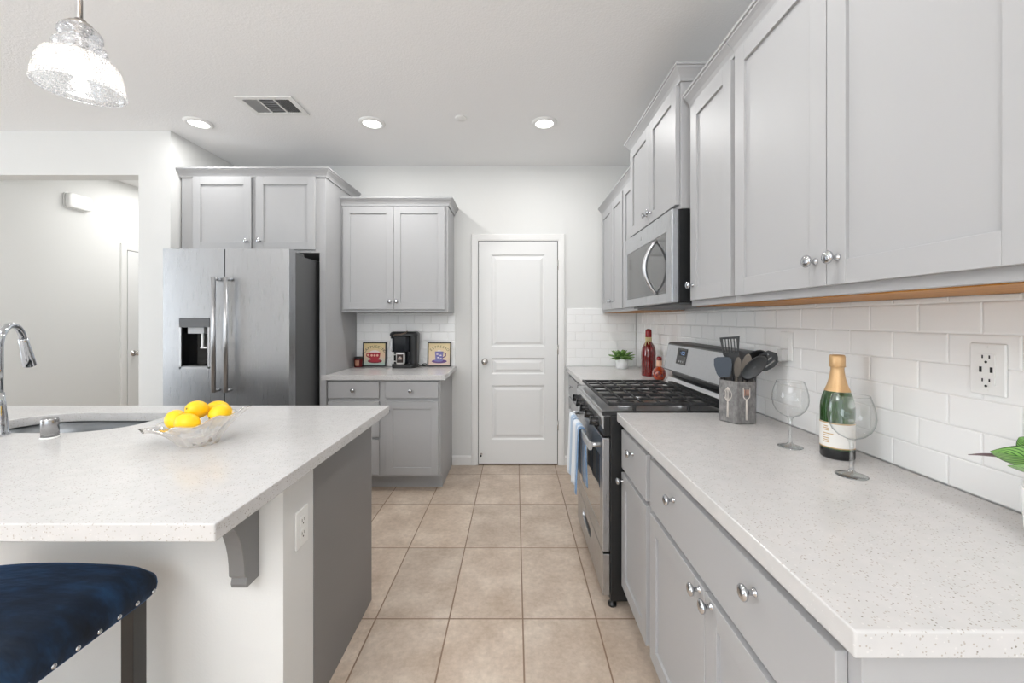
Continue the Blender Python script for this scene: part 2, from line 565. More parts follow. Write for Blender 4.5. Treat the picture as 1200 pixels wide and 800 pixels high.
def MT(loc, rx=0, ry=0, rz=0):
    return Matrix.Translation(loc) @ Matrix.Rotation(rz, 4, 'Z') @ Matrix.Rotation(ry, 4, 'Y') @ Matrix.Rotation(rx, 4, 'X')

def arc(cx, cy, r, a0, a1, n):
    return [(cx + r * math.cos(R(a0 + (a1 - a0) * i / n)), cy + r * math.sin(R(a0 + (a1 - a0) * i / n))) for i in range(n + 1)]

def rrect(x0, x1, y0, y1, r, n=6):
    return arc(x1 - r, y0 + r, r, -90, 0, n) + arc(x1 - r, y1 - r, r, 0, 90, n) + arc(x0 + r, y1 - r, r, 90, 180, n) + arc(x0 + r, y0 + r, r, 180, 270, n)

# ------------------------------------------------------------------ the room
CEIL = 2.765
YB = 3.75        # back wall
XR = 1.127       # right wall (tile face at 1.117)
struct_box('floor', -6.2, 1.3, -4.0, 6.2, -0.05, 0.0, 'floor')
struct_box('ceiling', -6.2, 1.3, -4.0, 6.2, CEIL, CEIL + 0.1, 'ceiling')
struct_box('wall_right', XR, XR + 0.12, -4.0, YB + 0.12, 0, CEIL, 'wall')
struct_box('wall_back', -2.60, XR, YB, YB + 0.12, 0, CEIL, 'wall')
struct_box('wall_rear', -6.2, -2.0, -4.1, -4.0, 0, CEIL, 'wall')
struct_box('wall_left', -6.3, -6.2, -4.1, -0.7, 0, CEIL, 'wall')
struct_box('wall_left_far', -6.3, -6.2, 1.1, 3.055, 0, CEIL, 'wall')
# wall with the hall opening, and the alcove side beside the refrigerator
b = MB()
b.box(-2.84, -2.60, 3.055, YB + 0.12, 0, CEIL, 'wall')
b.build('wall_alcove', kind='structure')
b = MB()
b.box(-4.19, -2.84, 3.055, 3.17, 2.43, CEIL, 'wall')
b.box(-6.2, -4.19, 3.055, 3.17, 0, CEIL, 'wall')
b.build('wall_opening', kind='structure')
struct_box('wall_hall', -4.19, -4.07, 3.17, 6.2, 0, CEIL, 'wall')
struct_box('wall_hall_end', -4.07, -2.84, 6.1, 6.2, 0, CEIL, 'wall')
struct_box('wall_hall_right', -2.84, -2.78, YB + 0.12, 6.2, 0, CEIL, 'wall')
# white pony wall carrying the island's bar overhang
struct_box('wall_island', -3.2, -0.69, 1.205, 1.383, 0, 0.874, 'wall')
# baseboards beside the pantry door
b = MB()
b.prism([(3.736, 0), (3.75, 0), (3.75, 0.085), (3.744, 0.085), (3.736, 0.072)], -0.583, -0.402, 'x', 'trim')
b.build('baseboard_back', kind='structure')
b = MB()
b.prism([(3.736, 0), (3.75, 0), (3.75, 0.085), (3.744, 0.085), (3.736, 0.072)], 0.451, 0.50, 'x', 'trim')
b.build('baseboard_pantry', kind='structure')

# subway tile backsplashes, each tile a pillowed piece of one surface
def tiles(name, u0, u1, z0, z1, place, ustart, tw=0.1535, th=0.0785, gap=0.0022, proud=0.010):
    b = MB()
    r = 0
    z = z0
    while z < z1 - 0.004:
        zt = min(z + th, z1)
        off = ustart + (0 if r % 2 == 0 else tw / 2)
        k0 = math.floor((u0 - off) / tw)
        u = off + k0 * tw
        while u < u1 - 0.002:
            a, c = max(u, u0) + gap / 2, min(u + tw, u1) - gap / 2
            lo, hi = z + gap / 2, zt - gap / 2
            if c - a > 0.006 and hi - lo > 0.006:
                e = 0.004
                ring = lambda i, h: [place(a + i, lo + i, h), place(c - i, lo + i, h), place(c - i, hi - i, h), place(a + i, hi - i, h)]
                b.loft([ring(0, 0.001), ring(0, proud - 0.0022), ring(0.0012, proud - 0.0008), ring(e, proud)], 'tile', False, False, True)
            u += tw
        z = zt
        r += 1
    # grout bed
    p = [place(u0, z0, 0.0), place(u1, z0, 0.0), place(u1, z1, 0.0), place(u0, z1, 0.0)]
    q = [place(u0, z0, proud - 0.0028), place(u1, z0, proud - 0.0028), place(u1, z1, proud - 0.0028), place(u0, z1, proud - 0.0028)]
    b.loft([p, q], 'grout', False)
    return b.build(name, kind='structure')
tiles('trim_1', 0.56, 3.738, 0.9125, 1.4005, lambda u, z, h: (XR - h, u, z), 1.047 - 0.1535 * 6)
tiles('trim_2', 0.478, 1.115, 0.9125, 1.447, lambda u, z, h: (u, YB - h, z), 0.478)
tiles('trim_3', -1.468, -0.556, 0.9125, 1.4005, lambda u, z, h: (u, YB - h, z), -1.468)

# doors
def panel_ring(b, x0, x1, z0, z1, y, m, T=None):
    """raised panel sunk in a door face that looks towards -y"""
    def rg(i, d):
        p = [(x0 + i, y + d, z0 + i), (x1 - i, y + d, z0 + i), (x1 - i, y + d, z1 - i), (x0 + i, y + d, z1 - i)]
        return [T @ Vector(q) for q in p] if T else p
    b.loft([rg(0, 0), rg(0.010, 0.009), rg(0.022, 0.009), rg(0.045, 0.002)], m, False, False, True)

def door_slab(b, x0, x1, z0, z1, y, t, px0, px1, rows, m):
    b.box(x0, px0, y, y + t, z0, z1, m)
    b.box(px1, x1, y, y + t, z0, z1, m)
    zs = [z0] + [q for r in rows for q in r] + [z1]
    for i in range(0, len(zs), 2):
        b.box(px0, px1, y, y + t, zs[i], zs[i + 1], m)
    for (a, c) in rows:
        panel_ring(b, px0, px1, a, c, y, m)

CAS = [(0.0, 0.0), (0.0, 0.013), (0.012, 0.016), (0.04, 0.018), (0.058, 0.018), (0.062, 0.012), (0.062, 0.0)]
def casing(b, xi0, xi1, zt, y, m):
    """door casing around the opening, face towards -y"""
    pts = [(xi0, 0, -1, 0), (xi0, zt, -1, 1), (xi1, zt, 1, 1), (xi1, 0, 1, 0)]
    rings = [[(x + sx * u, y - d, z + sz * u) for u, d in CAS] for x, z, sx, sz in pts]
    b.loft(rings, m, False)

d = thing('door_1', None, None, (0.024, YB, 0), 0, kind='structure')
b = MB()
casing(b, -0.345, 0.393, 2.068, YB, 'trim')
b.build('door_casing', d)
b = MB()
door_slab(b, -0.339, 0.386, 0.014, 2.062, 3.7375, 0.0115, -0.222, 0.272, [(0.236, 0.735), (0.838, 0.988), (1.092, 1.940)], 'door')
for g in ((-0.345, -0.339, 0, 2.068), (0.386, 0.393, 0, 2.068), (-0.339, 0.386, 2.062, 2.068), (-0.339, 0.386, 0.0, 0.014)):
    b.box(g[0], g[1], 3.7475, 3.7495, g[2], g[3], 'slot')
slab = b.build('door_panel', d)
b = MB()
b.lathe([(0.030, 0), (0.030, 0.006), (0.013, 0.010), (0.012, 0.03), (0.022, 0.036), (0.027, 0.048), (0.025, 0.058), (0.012, 0.064), (0, 0.065)], 'nickel', MT((-0.283, 3.741, 0.955), R(90)))
b.build('door_knob', d)
for z in (0.32, 1.02, 1.80):
    b = MB()
    b.tube([(0.391, 3.733, z), (0.391, 3.733, z + 0.09)], 0.006, 'nickel', 10)
    b.build('hinge', d)
b = MB()
b.tube([(-0.315, 3.741, 0.10), (-0.315, 3.70, 0.10)], 0.004, 'nickel', 10)
b.lathe([(0.011, 0), (0.011, 0.004)], 'nickel', MT((-0.315, 3.741, 0.10), R(90)))
b.lathe([(0.008, 0), (0.008, 0.012), (0, 0.014)], 'black', MT((-0.315, 3.70, 0.10), R(90)))
b.build('door_stop', d)

# hall door seen through the opening: built facing -y at the origin, turned to face +x
d2 = thing('door_2', None, None, (-4.07, 4.62, 0), R(90), kind='structure')
b = MB(); casing(b, -0.385, 0.385, 2.068, 0, 'trim'); b.build('door_casing', d2, world=False)
b = MB(); door_slab(b, -0.378, 0.378, 0.014, 2.062, -0.0125, 0.0115, -0.262, 0.262, [(0.236, 0.735), (0.838, 0.988), (1.092, 1.940)], 'door')
for g in ((-0.385, -0.378, 0, 2.068), (0.378, 0.385, 0, 2.068), (-0.378, 0.378, 2.062, 2.068), (-0.378, 0.378, 0.0, 0.014)):
    b.box(g[0], g[1], -0.003, -0.0005, g[2], g[3], 'slot')
b.build('door_panel', d2, world=False)
b = MB()
b.lathe([(0.030, 0), (0.030, 0.006), (0.013, 0.010), (0.012, 0.03), (0.022, 0.036), (0.027, 0.048), (0.025, 0.058), (0.012, 0.064), (0, 0.065)], 'nickel', MT((-0.315, -0.009, 0.985), R(90)))
b.build('door_knob', d2, world=False)

# ------------------------------------------------------------------ cabinets
CROWN = [(0.0, -0.014), (0.008, -0.014), (0.010, -0.002), (0.017, 0.012), (0.028, 0.026), (0.036, 0.034), (0.037, 0.040), (0.043, 0.042), (0.043, 0.052), (0.0, 0.052)]
def shaker(b, x0, x1, z0, z1, m='cab', rail=0.058, t=0.020):
    b.box(x0, x0 + rail, -t, -0.0005, z0, z1, m)
    b.box(x1 - rail, x1, -t, -0.0005, z0, z1, m)
    b.box(x0 + rail, x1 - rail, -t, -0.0005, z0, z0 + rail, m)
    b.box(x0 + rail, x1 - rail, -t, -0.0005, z1 - rail, z1, m)
    b.box(x0 + rail - 0.002, x1 - rail + 0.002, -t + 0.009, -0.001, z0 + rail - 0.002, z1 - rail + 0.002, m)

def knob(parent, x, z, y=-0.020):
    b = MB()
    b.lathe([(0.009, 0), (0.009, 0.002), (0.0055, 0.004), (0.0055, 0.014), (0.010, 0.018), (0.0155, 0.022), (0.0165, 0.026), (0.014, 0.030), (0.007, 0.0325), (0, 0.033)], 'chrome', MT((x, y, z), R(90)), 20)
    return b.build('knob', parent, world=False)

def cabinet(label, loc, rz, w, dp, h, fronts, toe=False, crown=None, bottom=None, group=None, name='wall_cabinet', crown_base=None, side_panels=None):
    """local frame: front face frame at y=0 looking to -y, x to the right, z up"""
    c = thing(name, label, 'cabinet', loc, rz, group)
    b = MB()
    z0 = 0.108 if toe else 0.0
    b.box(0.0006, w - 0.0006, 0, dp, z0, h, 'cab')
    if toe:
        b.box(0.001, w - 0.001, 0.075, dp, 0, z0, 'cab')
    if bottom:
        pass
    b.build('cabinet_box', c, bevel=0.001, segs=1, world=False)
    if bottom:
        b = MB()
        b.box(0.004, w - 0.004, 0.020, dp - 0.002, -0.003, -0.0002, bottom)
        b.build('cabinet_underside', c, world=False)
    for f in fronts:
        b = MB()
        if f[0] == 'door':
            shaker(b, *f[1:5])
            o = b.build('door', c, bevel=0.0012, segs=2, world=False)
        else:
            b.box(f[1], f[2], -0.020, -0.0005, f[3], f[4], 'cab')
            o = b.build('drawer', c, bevel=0.0025, segs=2, world=False)
        for (kx, kz) in f[5]:
            knob(o, kx, kz)
    if crown:
        b = MB()
        b.sweep(crown, [(u, v + h) for u, v in CROWN], 'cab')
        b.build('crown_moulding', c, world=False)
    return c

UZ, UH = 1.402, 0.910            # wall cabinets: underside and box height
DZ0, DZ1 = 0.0245, 0.888         # their doors
RX = 0.805                       # face-frame plane of the right-hand wall cabinets
RW = XR - 0.011 - RX
KZ = DZ0 + 0.066
# right wall, from the corner towards the camera (local x runs from far to near)
def rup(label, yfar, ynear, doors, crown):
    fr = []
    for (a, c, k) in doors:
        fr.append(('door', yfar - a, yfar - c, DZ0, DZ1, [(yfar - k, KZ)] if k else []))
    return cabinet(label, (RX, yfar, UZ), R(-90), yfar - ynear, RW, UH, fr, crown=crown, bottom='wood')
rup('grey two-door wall cabinet in the far right corner', 3.738, 2.965, [(3.69, 3.318, 3.345), (3.308, 2.985, 3.282)], [(0, 0), (0.7724, 0)])
rup('narrow grey single-door wall cabinet just beyond the microwave', 2.964, 2.664, [(2.952, 2.68, 2.72)], [(0, 0), (0.2994, 0)])
rup('grey single-door wall cabinet just nearer than the microwave', 1.850, 1.4755, [(1.819, 1.480, 1.792)], [(0, 0), (0.3738, 0)])
rup('large grey double-door wall cabinet at upper right nearest the camera', 1.4745, 0.575, [(1.452, 1.0255, 1.060), (1.0225, 0.597, 0.988)], [(0, 0), (0.8995, 0), (0.8995, RW)])
# over the microwave: taller, deeper, stands forward
OX = 0.767
y0, y1 = 2.662, 1.872
cabinet('grey two-door wall cabinet directly above the microwave', (OX, y0, 1.855), R(-90), y0 - y1, XR - 0.001 - OX, 0.598,
        [('door', 0.020, 0.392, 0.022, 0.578, [(0.358, 0.075)]), ('door', 0.397, 0.770, 0.022, 0.578, [(0.432, 0.075)])],
        crown=[(0, XR - OX - 0.002), (0, 0), (y0 - y1, 0), (y0 - y1, XR - OX - 0.002)])

# back wall cabinet over the coffee station
cabinet('grey two-door wall cabinet above the coffee maker', (-1.468, 3.42, UZ), 0, 0.901, YB - 0.001 - 3.42, UH,
        [('door', 0.022, 0.443, DZ0, DZ1, [(0.417, KZ)]), ('door', 0.4465, 0.874, DZ0, DZ1, [(0.473, KZ)])],
        crown=[(0.0, 0), (0.901, 0), (0.901, YB - 3.4215)])
# cabinet over the refrigerator with its tall end panel
fc = cabinet('grey two-door cabinet above the refrigerator with tall end panel', (-2.585, 3.14, 0), 0, 1.115, YB - 0.001 - 3.14, 2.455, [], name='refrigerator_cabinet',
             crown=[(-0.013, 0), (1.115, 0), (1.115, YB - 3.1415)])
for ch in list(fc.children):
    if ch.name.startswith('cabinet_box'):
        bpy.data.objects.remove(ch, do_unlink=True)
b = MB()
b.box(0.0, 1.115, 0, 0.609, 1.858, 2.455, 'cab')
b.build('cabinet_box', fc, bevel=0.001, segs=1, world=False)
b = MB(); b.box(1.068, 1.115, 0, 0.609, 0, 1.858, 'cab'); b.build('end_panel', fc, bevel=0.001, segs=1, world=False)
b = MB(); b.box(0.0, 0.035, 0, 0.609, 0, 1.858, 'cab'); b.build('end_panel', fc, bevel=0.001, segs=1, world=False)
for (x0, x1, kx) in ((0.100, 0.549, 0.520), (0.586, 1.041, 0.620)):
    b = MB(); shaker(b, x0, x1, 1.880, 2.440)
    o = b.build('door', fc, bevel=0.0012, world=False)
    knob(o, kx, 1.945)

# base cabinets
BH = 0.872
BX = 0.505
BD = XR - 0.012 - BX
def rbase(label, yfar, ynear, fr):
    return cabinet(label, (BX, yfar, 0), R(-90), yfar - ynear, BD, BH, fr, toe=True, name='base_cabinet')
rbase('narrow grey base cabinet with one drawer and door beside the range', 1.865, 1.4855,
      [('drawer', 0.012, 0.358, 0.665, 0.838, [(0.197, 0.788)]), ('door', 0.012, 0.358, 0.127, 0.645, [(0.040, 0.614)])])
rbase('wide grey base cabinet with one long drawer over two doors', 1.4845, 0.590,
      [('drawer', 0.022, 0.870, 0.665, 0.838, [(0.243, 0.788), (0.664, 0.788)]),
       ('door', 0.022, 0.4435, 0.127, 0.645, [(0.418, 0.631)]), ('door', 0.4475, 0.870, 0.127, 0.645, [(0.482, 0.631)])])
rbase('grey base cabinet in the far right corner beyond the range', 3.740, 2.648,
      [('drawer', 0.05, 0.55, 0.665, 0.838, [(0.30, 0.77)]), ('drawer', 0.57, 1.075, 0.665, 0.838, [(0.82, 0.77)]),
       ('door', 0.05, 0.55, 0.127, 0.645, [(0.50, 0.60)]), ('door', 0.57, 1.075, 0.127, 0.645, [(0.62, 0.60)])])
cabinet('grey base cabinet with three drawers and a door under the coffee station', (-1.468, 3.18, 0), 0, 0.883, YB - 0.001 - 3.18, BH,
        [('drawer', 0.004, 0.404, 0.728, 0.856, [(0.205, 0.792)]), ('drawer', 0.004, 0.404, 0.424, 0.702, [(0.205, 0.60)]), ('drawer', 0.004, 0.404, 0.129, 0.404, [(0.205, 0.30)]),
         ('drawer', 0.4535, 0.867, 0.728, 0.856, [(0.652, 0.788)]), ('door', 0.4535, 0.867, 0.129, 0.702, [(0.482, 0.632)])],
        toe=True, name='base_cabinet')

# island cabinet run behind the pony wall
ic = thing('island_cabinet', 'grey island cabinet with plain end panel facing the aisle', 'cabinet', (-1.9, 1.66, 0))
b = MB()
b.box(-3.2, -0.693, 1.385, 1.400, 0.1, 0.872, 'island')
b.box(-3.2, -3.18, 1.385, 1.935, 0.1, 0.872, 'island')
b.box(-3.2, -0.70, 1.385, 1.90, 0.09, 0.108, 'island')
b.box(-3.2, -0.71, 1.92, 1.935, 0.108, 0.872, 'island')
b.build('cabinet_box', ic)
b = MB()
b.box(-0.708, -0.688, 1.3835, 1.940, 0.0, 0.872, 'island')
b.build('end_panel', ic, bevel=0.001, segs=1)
for i in range(5):
    x0 = -3.16 + i * 0.49
    b = MB(); T = Matrix.Translation((x0 + 0.48, 1.9355, 0)) @ Matrix.Rotation(PI, 4, 'Z')
    shaker(b, 0.005, 0.475, 0.13, 0.85, 'island')
    b.bm.transform(T)
    o = b.build('door', ic, bevel=0.001)

# worktops
def worktop(name, label, outer, holes=(), z0=0.873, z1=0.912):
    b = MB().plate(outer, list(holes), z0, z1, 'quartz')
    o = b.build(name, bevel=0.0035, segs=3, angle=50)
    tag(o, label, 'countertop')
    return o
worktop('countertop', 'pale speckled quartz worktop in the right foreground', [(0.467, 0.557), (1.1165, 0.557), (1.1165, 1.869), (0.467, 1.869)])
worktop('countertop', 'short pale quartz worktop in the far corner beyond the range', [(0.467, 2.648), (1.1165, 2.648), (1.1165, 3.7385), (0.467, 3.7385)])
worktop('countertop', 'pale quartz worktop under the coffee maker', [(-1.505, 3.135), (-0.546, 3.135), (-0.546, 3.7385), (-1.4675, 3.7385), (-1.4675, 3.139), (-1.505, 3.139)])
# sink outline: large round corners
SX0, SX1, SY0, SY1 = -2.16, -1.545, 1.535, 1.868
def sink_loop(i=0.0, n=10):
    x0, x1, y0, y1 = SX0 + i, SX1 - i, SY0 + i, SY1 - i
    def ell(cx, cy, rx, ry, a0, a1):
        return [(cx + rx * math.cos(R(a0 + (a1 - a0) * k / n)), cy + ry * math.sin(R(a0 + (a1 - a0) * k / n))) for k in range(n + 1)]
    rx, ry = 0.20 - i, 0.15 - i
    return ell(x1 - rx, y0 + ry, rx, ry, -90, 0) + ell(x1 - 0.07 + i, y1 - 0.07 + i, 0.07 - i, 0.07 - i, 0, 90) + ell(x0 + rx, y1 - ry, rx, ry, 90, 180) + ell(x0 + 0.07 - i, y0 + 0.07 - i, 0.07 - i, 0.07 - i, 180, 270)
worktop('island_countertop', 'large pale quartz island worktop with sink cut-out', [(-3.3, 0.85), (-0.63, 0.85), (-0.63, 2.027), (-3.3, 2.027)], [sink_loop()])
b = MB()
rings = []
for i, z in ((-0.012, 0.871), (-0.004, 0.871), (-0.002, 0.80), (0.004, 0.72), (0.02, 0.685), (0.05, 0.675)):
    rings.append([(x, y, z) for x, y in sink_loop(i)])
b.loft(rings, 'sink', True, False, True)
o = b.build('kitchen_sink', recalc=True)
sk = thing('sink', 'undermounted stainless sink bowl with round corners in the island', 'sink', (-1.85, 1.70, 0.675))
bpy.data.objects.remove(o, do_unlink=True)
b = MB(); b.loft(rings, 'sink', True, False, True); b.build('sink_bowl', sk, solid=0.0015)
b = MB(); b.lathe([(0.045, 0), (0.045, 0.003), (0.03, 0.004), (0.028, 0.001), (0, 0.001)], 'chrome', MT((-1.85, 1.70, 0.6765))); b.build('drain', sk)

# faucet
fa = thing('faucet', 'chrome gooseneck pull-down faucet at the island sink', 'faucet', (-1.905, 1.495, 0.912))
b = MB()
b.lathe([(0.028, 0), (0.028, 0.008), (0.024, 0.016), (0.021, 0.07), (0.018, 0.11), (0.0145, 0.16)], 'chrome', MT((-1.905, 1.495, 0.9122)))
b.build('faucet_body', fa)
dirv = Vector((-0.50, 0.86, 0)).normalized()
p0 = Vector((-1.905, 1.495, 1.07))
pts = [p0, p0 + Vector((0, 0, 0.09)), p0 + Vector((0, 0, 0.16))]
rad = 0.084
c0 = p0 + Vector((0, 0, 0.165)) + dirv * rad
for k in range(0, 15):
    a = PI - (PI * 0.90) * k / 14
    pts.append(c0 + dirv * rad * math.cos(a) + Vector((0, 0, 1)) * rad * math.sin(a))
b = MB(); b.tube(pts, 0.0115, 'chrome', 16); b.build('faucet_neck', fa)
e = pts[-1]; t = (pts[-1] - pts[-2]).normalized()
b = MB()
q = Matrix.Translation(e) @ t.to_track_quat('Z', 'Y').to_matrix().to_4x4()
b.lathe([(0.012, -0.004), (0.0145, 0.0), (0.0145, 0.02), (0.015, 0.03), (0.019, 0.085), (0.0205, 0.118), (0.017, 0.122), (0.0, 0.122)], 'chrome', q)
o = b.build('spray_head', fa)
b = MB(); b.ball(e + t * 0.065 + dirv * 0.017, (0.006, 0.006, 0.016), 'darkgrey'); b.build('spray_button', o)
b = MB()
b.tube([(-1.925, 1.49, 0.985), (-1.96, 1.482, 0.992), (-2.02, 1.468, 1.03)], [0.011, 0.008, 0.006], 'chrome', 12)
b.build('lever', fa)
# air gap
ag = thing('air_gap', 'short chrome cylinder cap standing beside the sink', 'air gap', (-1.686, 1.468, 0.912))
b = MB(); b.lathe([(0.026, 0), (0.026, 0.003), (0.024, 0.006)], 'plastic', MT((-1.686, 1.468, 0.9122))); b.build('base_ring', ag)
b = MB()
prof = [(0.0235, 0.006), (0.0235, 0.066), (0.021, 0.072), (0.0, 0.0735)]
b.lathe(prof, 'capmetal', MT((-1.686, 1.468, 0.9122)), 32)
b.build('cap', ag)

# corbel
co = MB()
prof = [(1.2045, 0.872), (1.2045, 0.580), (1.150, 0.580), (1.146, 0.592), (1.150, 0.608), (1.139, 0.618)]
prof += [(1.139 - 0.10 * (1 - math.cos(R(a))), 0.618 + 0.19 * math.sin(R(a))) for a in range(10, 91, 10)]
prof += [(1.025, 0.815), (1.015, 0.838), (1.015, 0.872)]
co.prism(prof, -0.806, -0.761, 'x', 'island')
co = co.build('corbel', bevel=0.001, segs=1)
tag(co, 'grey scrolled corbel bracket under the island overhang', 'bracket')

# ------------------------------------------------------------------ outlets
def outlet(label, loc, rz, style='duplex', z_size=0.118, w=0.074):
    t = thing('outlet', label, 'outlet', loc, rz)
    b = MB(); b.box(-w / 2, w / 2, -0.006, 0, -z_size / 2, z_size / 2, 'plastic'); pl = b.build('cover_plate', t, bevel=0.003, segs=2, world=False)
    b = MB()
    if style == 'duplex':
        for s in (-1, 1):
            b.prism(rrect(-0.017, 0.017, s * 0.021 - 0.014, s * 0.021 + 0.014, 0.008, 4), -0.0085, -0.005, 'y', 'plastic')
            for dx in (-0.007, 0.007):
                b.box(dx - 0.0012, dx + 0.0012, -0.0088, -0.008, s * 0.021 - 0.002, s * 0.021 + 0.007, 'slot')
            b.lathe([(0.0028, 0), (0.0028, 0.0004)], 'slot', MT((0, -0.0085, s * 0.021 - 0.008), R(90)), 10)
    elif style == 'usb':
        b.box(-0.0175, 0.0175, -0.0085, -0.005, -0.036, 0.036, 'plastic')
        for s in (-1, 1):
            for dx in (-0.0072, 0.0072):
                b.box(dx - 0.0014, dx + 0.0014, -0.0089, -0.008, s * 0.0235 - 0.002 + 0.004 * s, s * 0.0235 + 0.0055 + 0.004 * s, 'slot')
            b.lathe([(0.003, 0), (0.003, 0.0004)], 'slot', MT((0, -0.0085, s * 0.024 - 0.011 * 1 + (0.004 if s > 0 else -0.0045)), R(90)), 10)
        for dx in (-0.011, 0.011):
            b.box(dx - 0.0028, dx + 0.0028, -0.0089, -0.008, -0.0075, 0.0055, 'slot')
    else:
        b.box(-0.0165, 0.0165, -0.0085, -0.005, -0.034, 0.034, 'plastic')
        b.prism(rrect(-0.016, 0.016, -0.062, -0.012, 0.008, 4), -0.034, -0.0085, 'y', 'plug')
    b.build('receptacle', t, world=False)
    for s in (-1, 1):
        b = MB()
        b.lathe([(0.003, 0), (0.003, 0.0008)], 'plastic', MT((0, -0.006, s * z_size * 0.42), R(90)), 10)
        b.build('screw', t, world=False)
    return t
outlet('white outlet with USB ports on the tile near the striped plant', (1.1168, 0.955, 1.2235), R(-90), 'usb', 0.122)
outlet('small white outlet on the tile behind the utensil crock', (1.1168, 1.665, 1.232), R(-90), 'plug', 0.118)
outlet('white double outlet on the island side below the worktop', (-0.6898, 1.302, 0.675), R(90), 'duplex', 0.120)

# ------------------------------------------------------------------ refrigerator
FX0, FX1, FY, FT = -2.418, -1.552, 2.78, 1.828
fr = thing('refrigerator', 'stainless steel french-door refrigerator with water dispenser', 'refrigerator', (-1.985, 3.2, 0))
b = MB()
b.box(FX0 + 0.004, FX1 - 0.004, 2.866, 3.66, 0.05, 1.800, 'darkgrey')
b.box(FX0 + 0.03, FX1 - 0.03, 2.90, 3.62, 0.0, 0.05, 'black')
b.build('body', fr, bevel=0.004)
for s, xx in ((0, FX0 + 0.02), (1, FX1 - 0.12)):
    b = MB(); b.box(xx, xx + 0.10, 2.83, 3.02, 1.800, 1.826, 'darkgrey'); b.build('hinge_cover', fr, bevel=0.006)
XM = -1.995
DX0, DX1, DZa, DZb = -2.306, -2.096, 1.004, 1.350
b = MB()
b.plate([(FX0, 0.72), (XM - 0.004, 0.72), (XM - 0.004, FT), (FX0, FT)], [[(DX0, DZa), (DX1, DZa), (DX1, DZb), (DX0, DZb)]], FY, 2.862, 'steel', 'y')
ld = b.build('left_door', fr, bevel=0.0015, angle=50)
b = MB()
b.box(XM + 0.004, FX1, FY, 2.862, 0.72, FT, 'steel')
rd = b.build('right_door', fr, bevel=0.0015)
b = MB()
b.box(FX0, FX1, FY, 2.862, 0.07, 0.712, 'steel')
fd = b.build('freezer_drawer', fr, bevel=0.006)
b = MB(); b.box(XM - 0.0039, XM + 0.0039, FY + 0.0025, 2.862, 0.72, FT - 0.004, 'black'); b.build('dark_seam_strip', fr)  # black strip put in to stand for the shade in the door gap
def fhandle(parent, pts_x, z0, z1):
    b = MB()
    b.tube([(pts_x, FY - 0.055, z0), (pts_x, FY - 0.055, z1)], 0.0135, 'steel_h', 16)
    for z in (z0 + 0.012, z1 - 0.012):
        b.tube([(pts_x, FY - 0.055, z), (pts_x, FY + 0.001, z)], 0.011, 'steel_h', 12)
    b.build('handle', parent)
fhandle(ld, -2.030, 0.850, 1.628)
fhandle(rd, -1.948, 0.850, 1.628)
b = MB()
b.tube([(FX0 + 0.06, FY - 0.055, 0.63), (FX1 - 0.06, FY - 0.055, 0.63)], 0.0135, 'steel_h', 16)
for x in (FX0 + 0.075, FX1 - 0.075):
    b.tube([(x, FY - 0.055, 0.63), (x, FY + 0.001, 0.63)], 0.011, 'steel_h', 12)
b.build('handle', fd)
b = MB()
e = 0.0008
b.box(DX0 + e, DX1 - e, FY - 0.003, FY + 0.02, 1.288, DZb - e, 'darkgrey')                 # control strip
b.box(DX0 + e, DX1 - e, FY + 0.070, FY + 0.078, DZa + e, 1.288, 'blackgloss')               # niche back
b.box(DX0 + e, DX0 + 0.014, FY - 0.002, FY + 0.07, DZa + e, 1.288, 'steel_h')
b.box(DX1 - 0.014, DX1 - e, FY - 0.002, FY + 0.07, DZa + e, 1.288, 'steel_h')
b.box(DX0 + e, DX1 - e, FY - 0.002, FY + 0.07, DZa + e, DZa + 0.014, 'steel_h')
b.box(DX0 + 0.014, DX0 + 0.018, FY + 0.002, FY + 0.07, DZa + 0.014, 1.288, 'blackgloss')
b.box(DX1 - 0.018, DX1 - 0.014, FY + 0.002, FY + 0.07, DZa + 0.014, 1.288, 'blackgloss')
b.box(DX0 + 0.05, DX1 - 0.05, FY + 0.012, FY + 0.07, 1.245, 1.288, 'vent')                   # spout block
b.box(-2.170, -2.158, FY + 0.02, FY + 0.03, 1.150, 1.245, 'plastic')                        # lever
b.box(-2.175, -2.130, FY + 0.018, FY + 0.03, 1.142, 1.152, 'plastic')
b.box(DX0 + 0.02, DX1 - 0.02, FY + 0.004, FY + 0.066, DZa + 0.014, DZa + 0.02, 'darkgrey')
b.build('water_dispenser', ld)

# ------------------------------------------------------------------ microwave
MX, MY0, MY1, MZ0, MZ1 = 0.722, 1.856, 2.655, 1.420, 1.8545
mw_ = thing('microwave', 'stainless over-the-range microwave with curved handle', 'microwave', (0.9, 2.255, MZ0))
b = MB()
b.box(MX + 0.032, XR - 0.012, MY0 + 0.018, MY1, MZ0 + 0.004, MZ1 - 0.001, 'black')
b.box(MX + 0.045, XR - 0.02, MY0 + 0.04, MY1 - 0.03, MZ0 - 0.010, MZ0 + 0.004, 'darkgrey')
b.build('body', mw_, bevel=0.003)
WY0, WY1, WZ0, WZ1 = 1.945, 2.628, 1.468, 1.758
b = MB()
b.plate([(MY0 + 0.014, MZ0), (MY1, MZ0), (MY1, MZ1 - 0.002), (MY0 + 0.014, MZ1 - 0.002)], [[(WY0, WZ0), (WY1, WZ0), (WY1, WZ1), (WY0, WZ1)]], MX, MX + 0.030, 'steel', 'x')
dr = b.build('door', mw_, bevel=0.003, angle=50)
b = MB(); b.box(MX + 0.003, MX + 0.02, WY0 + 0.001, WY1 - 0.001, WZ0 + 0.001, WZ1 - 0.001, 'mwglass'); b.build('window', dr)
b = MB()
pts = []
for k in range(17):
    a = -1 + 2 * k / 16
    pts.append((MX + 0.004 - 0.062 * (1 - a * a), 2.085, 1.608 + 0.138 * a))
b.tube(pts, [0.007 + 0.006 * (1 - abs(-1 + 2 * k / 16)) for k in range(17)], 'steel_h', 14)
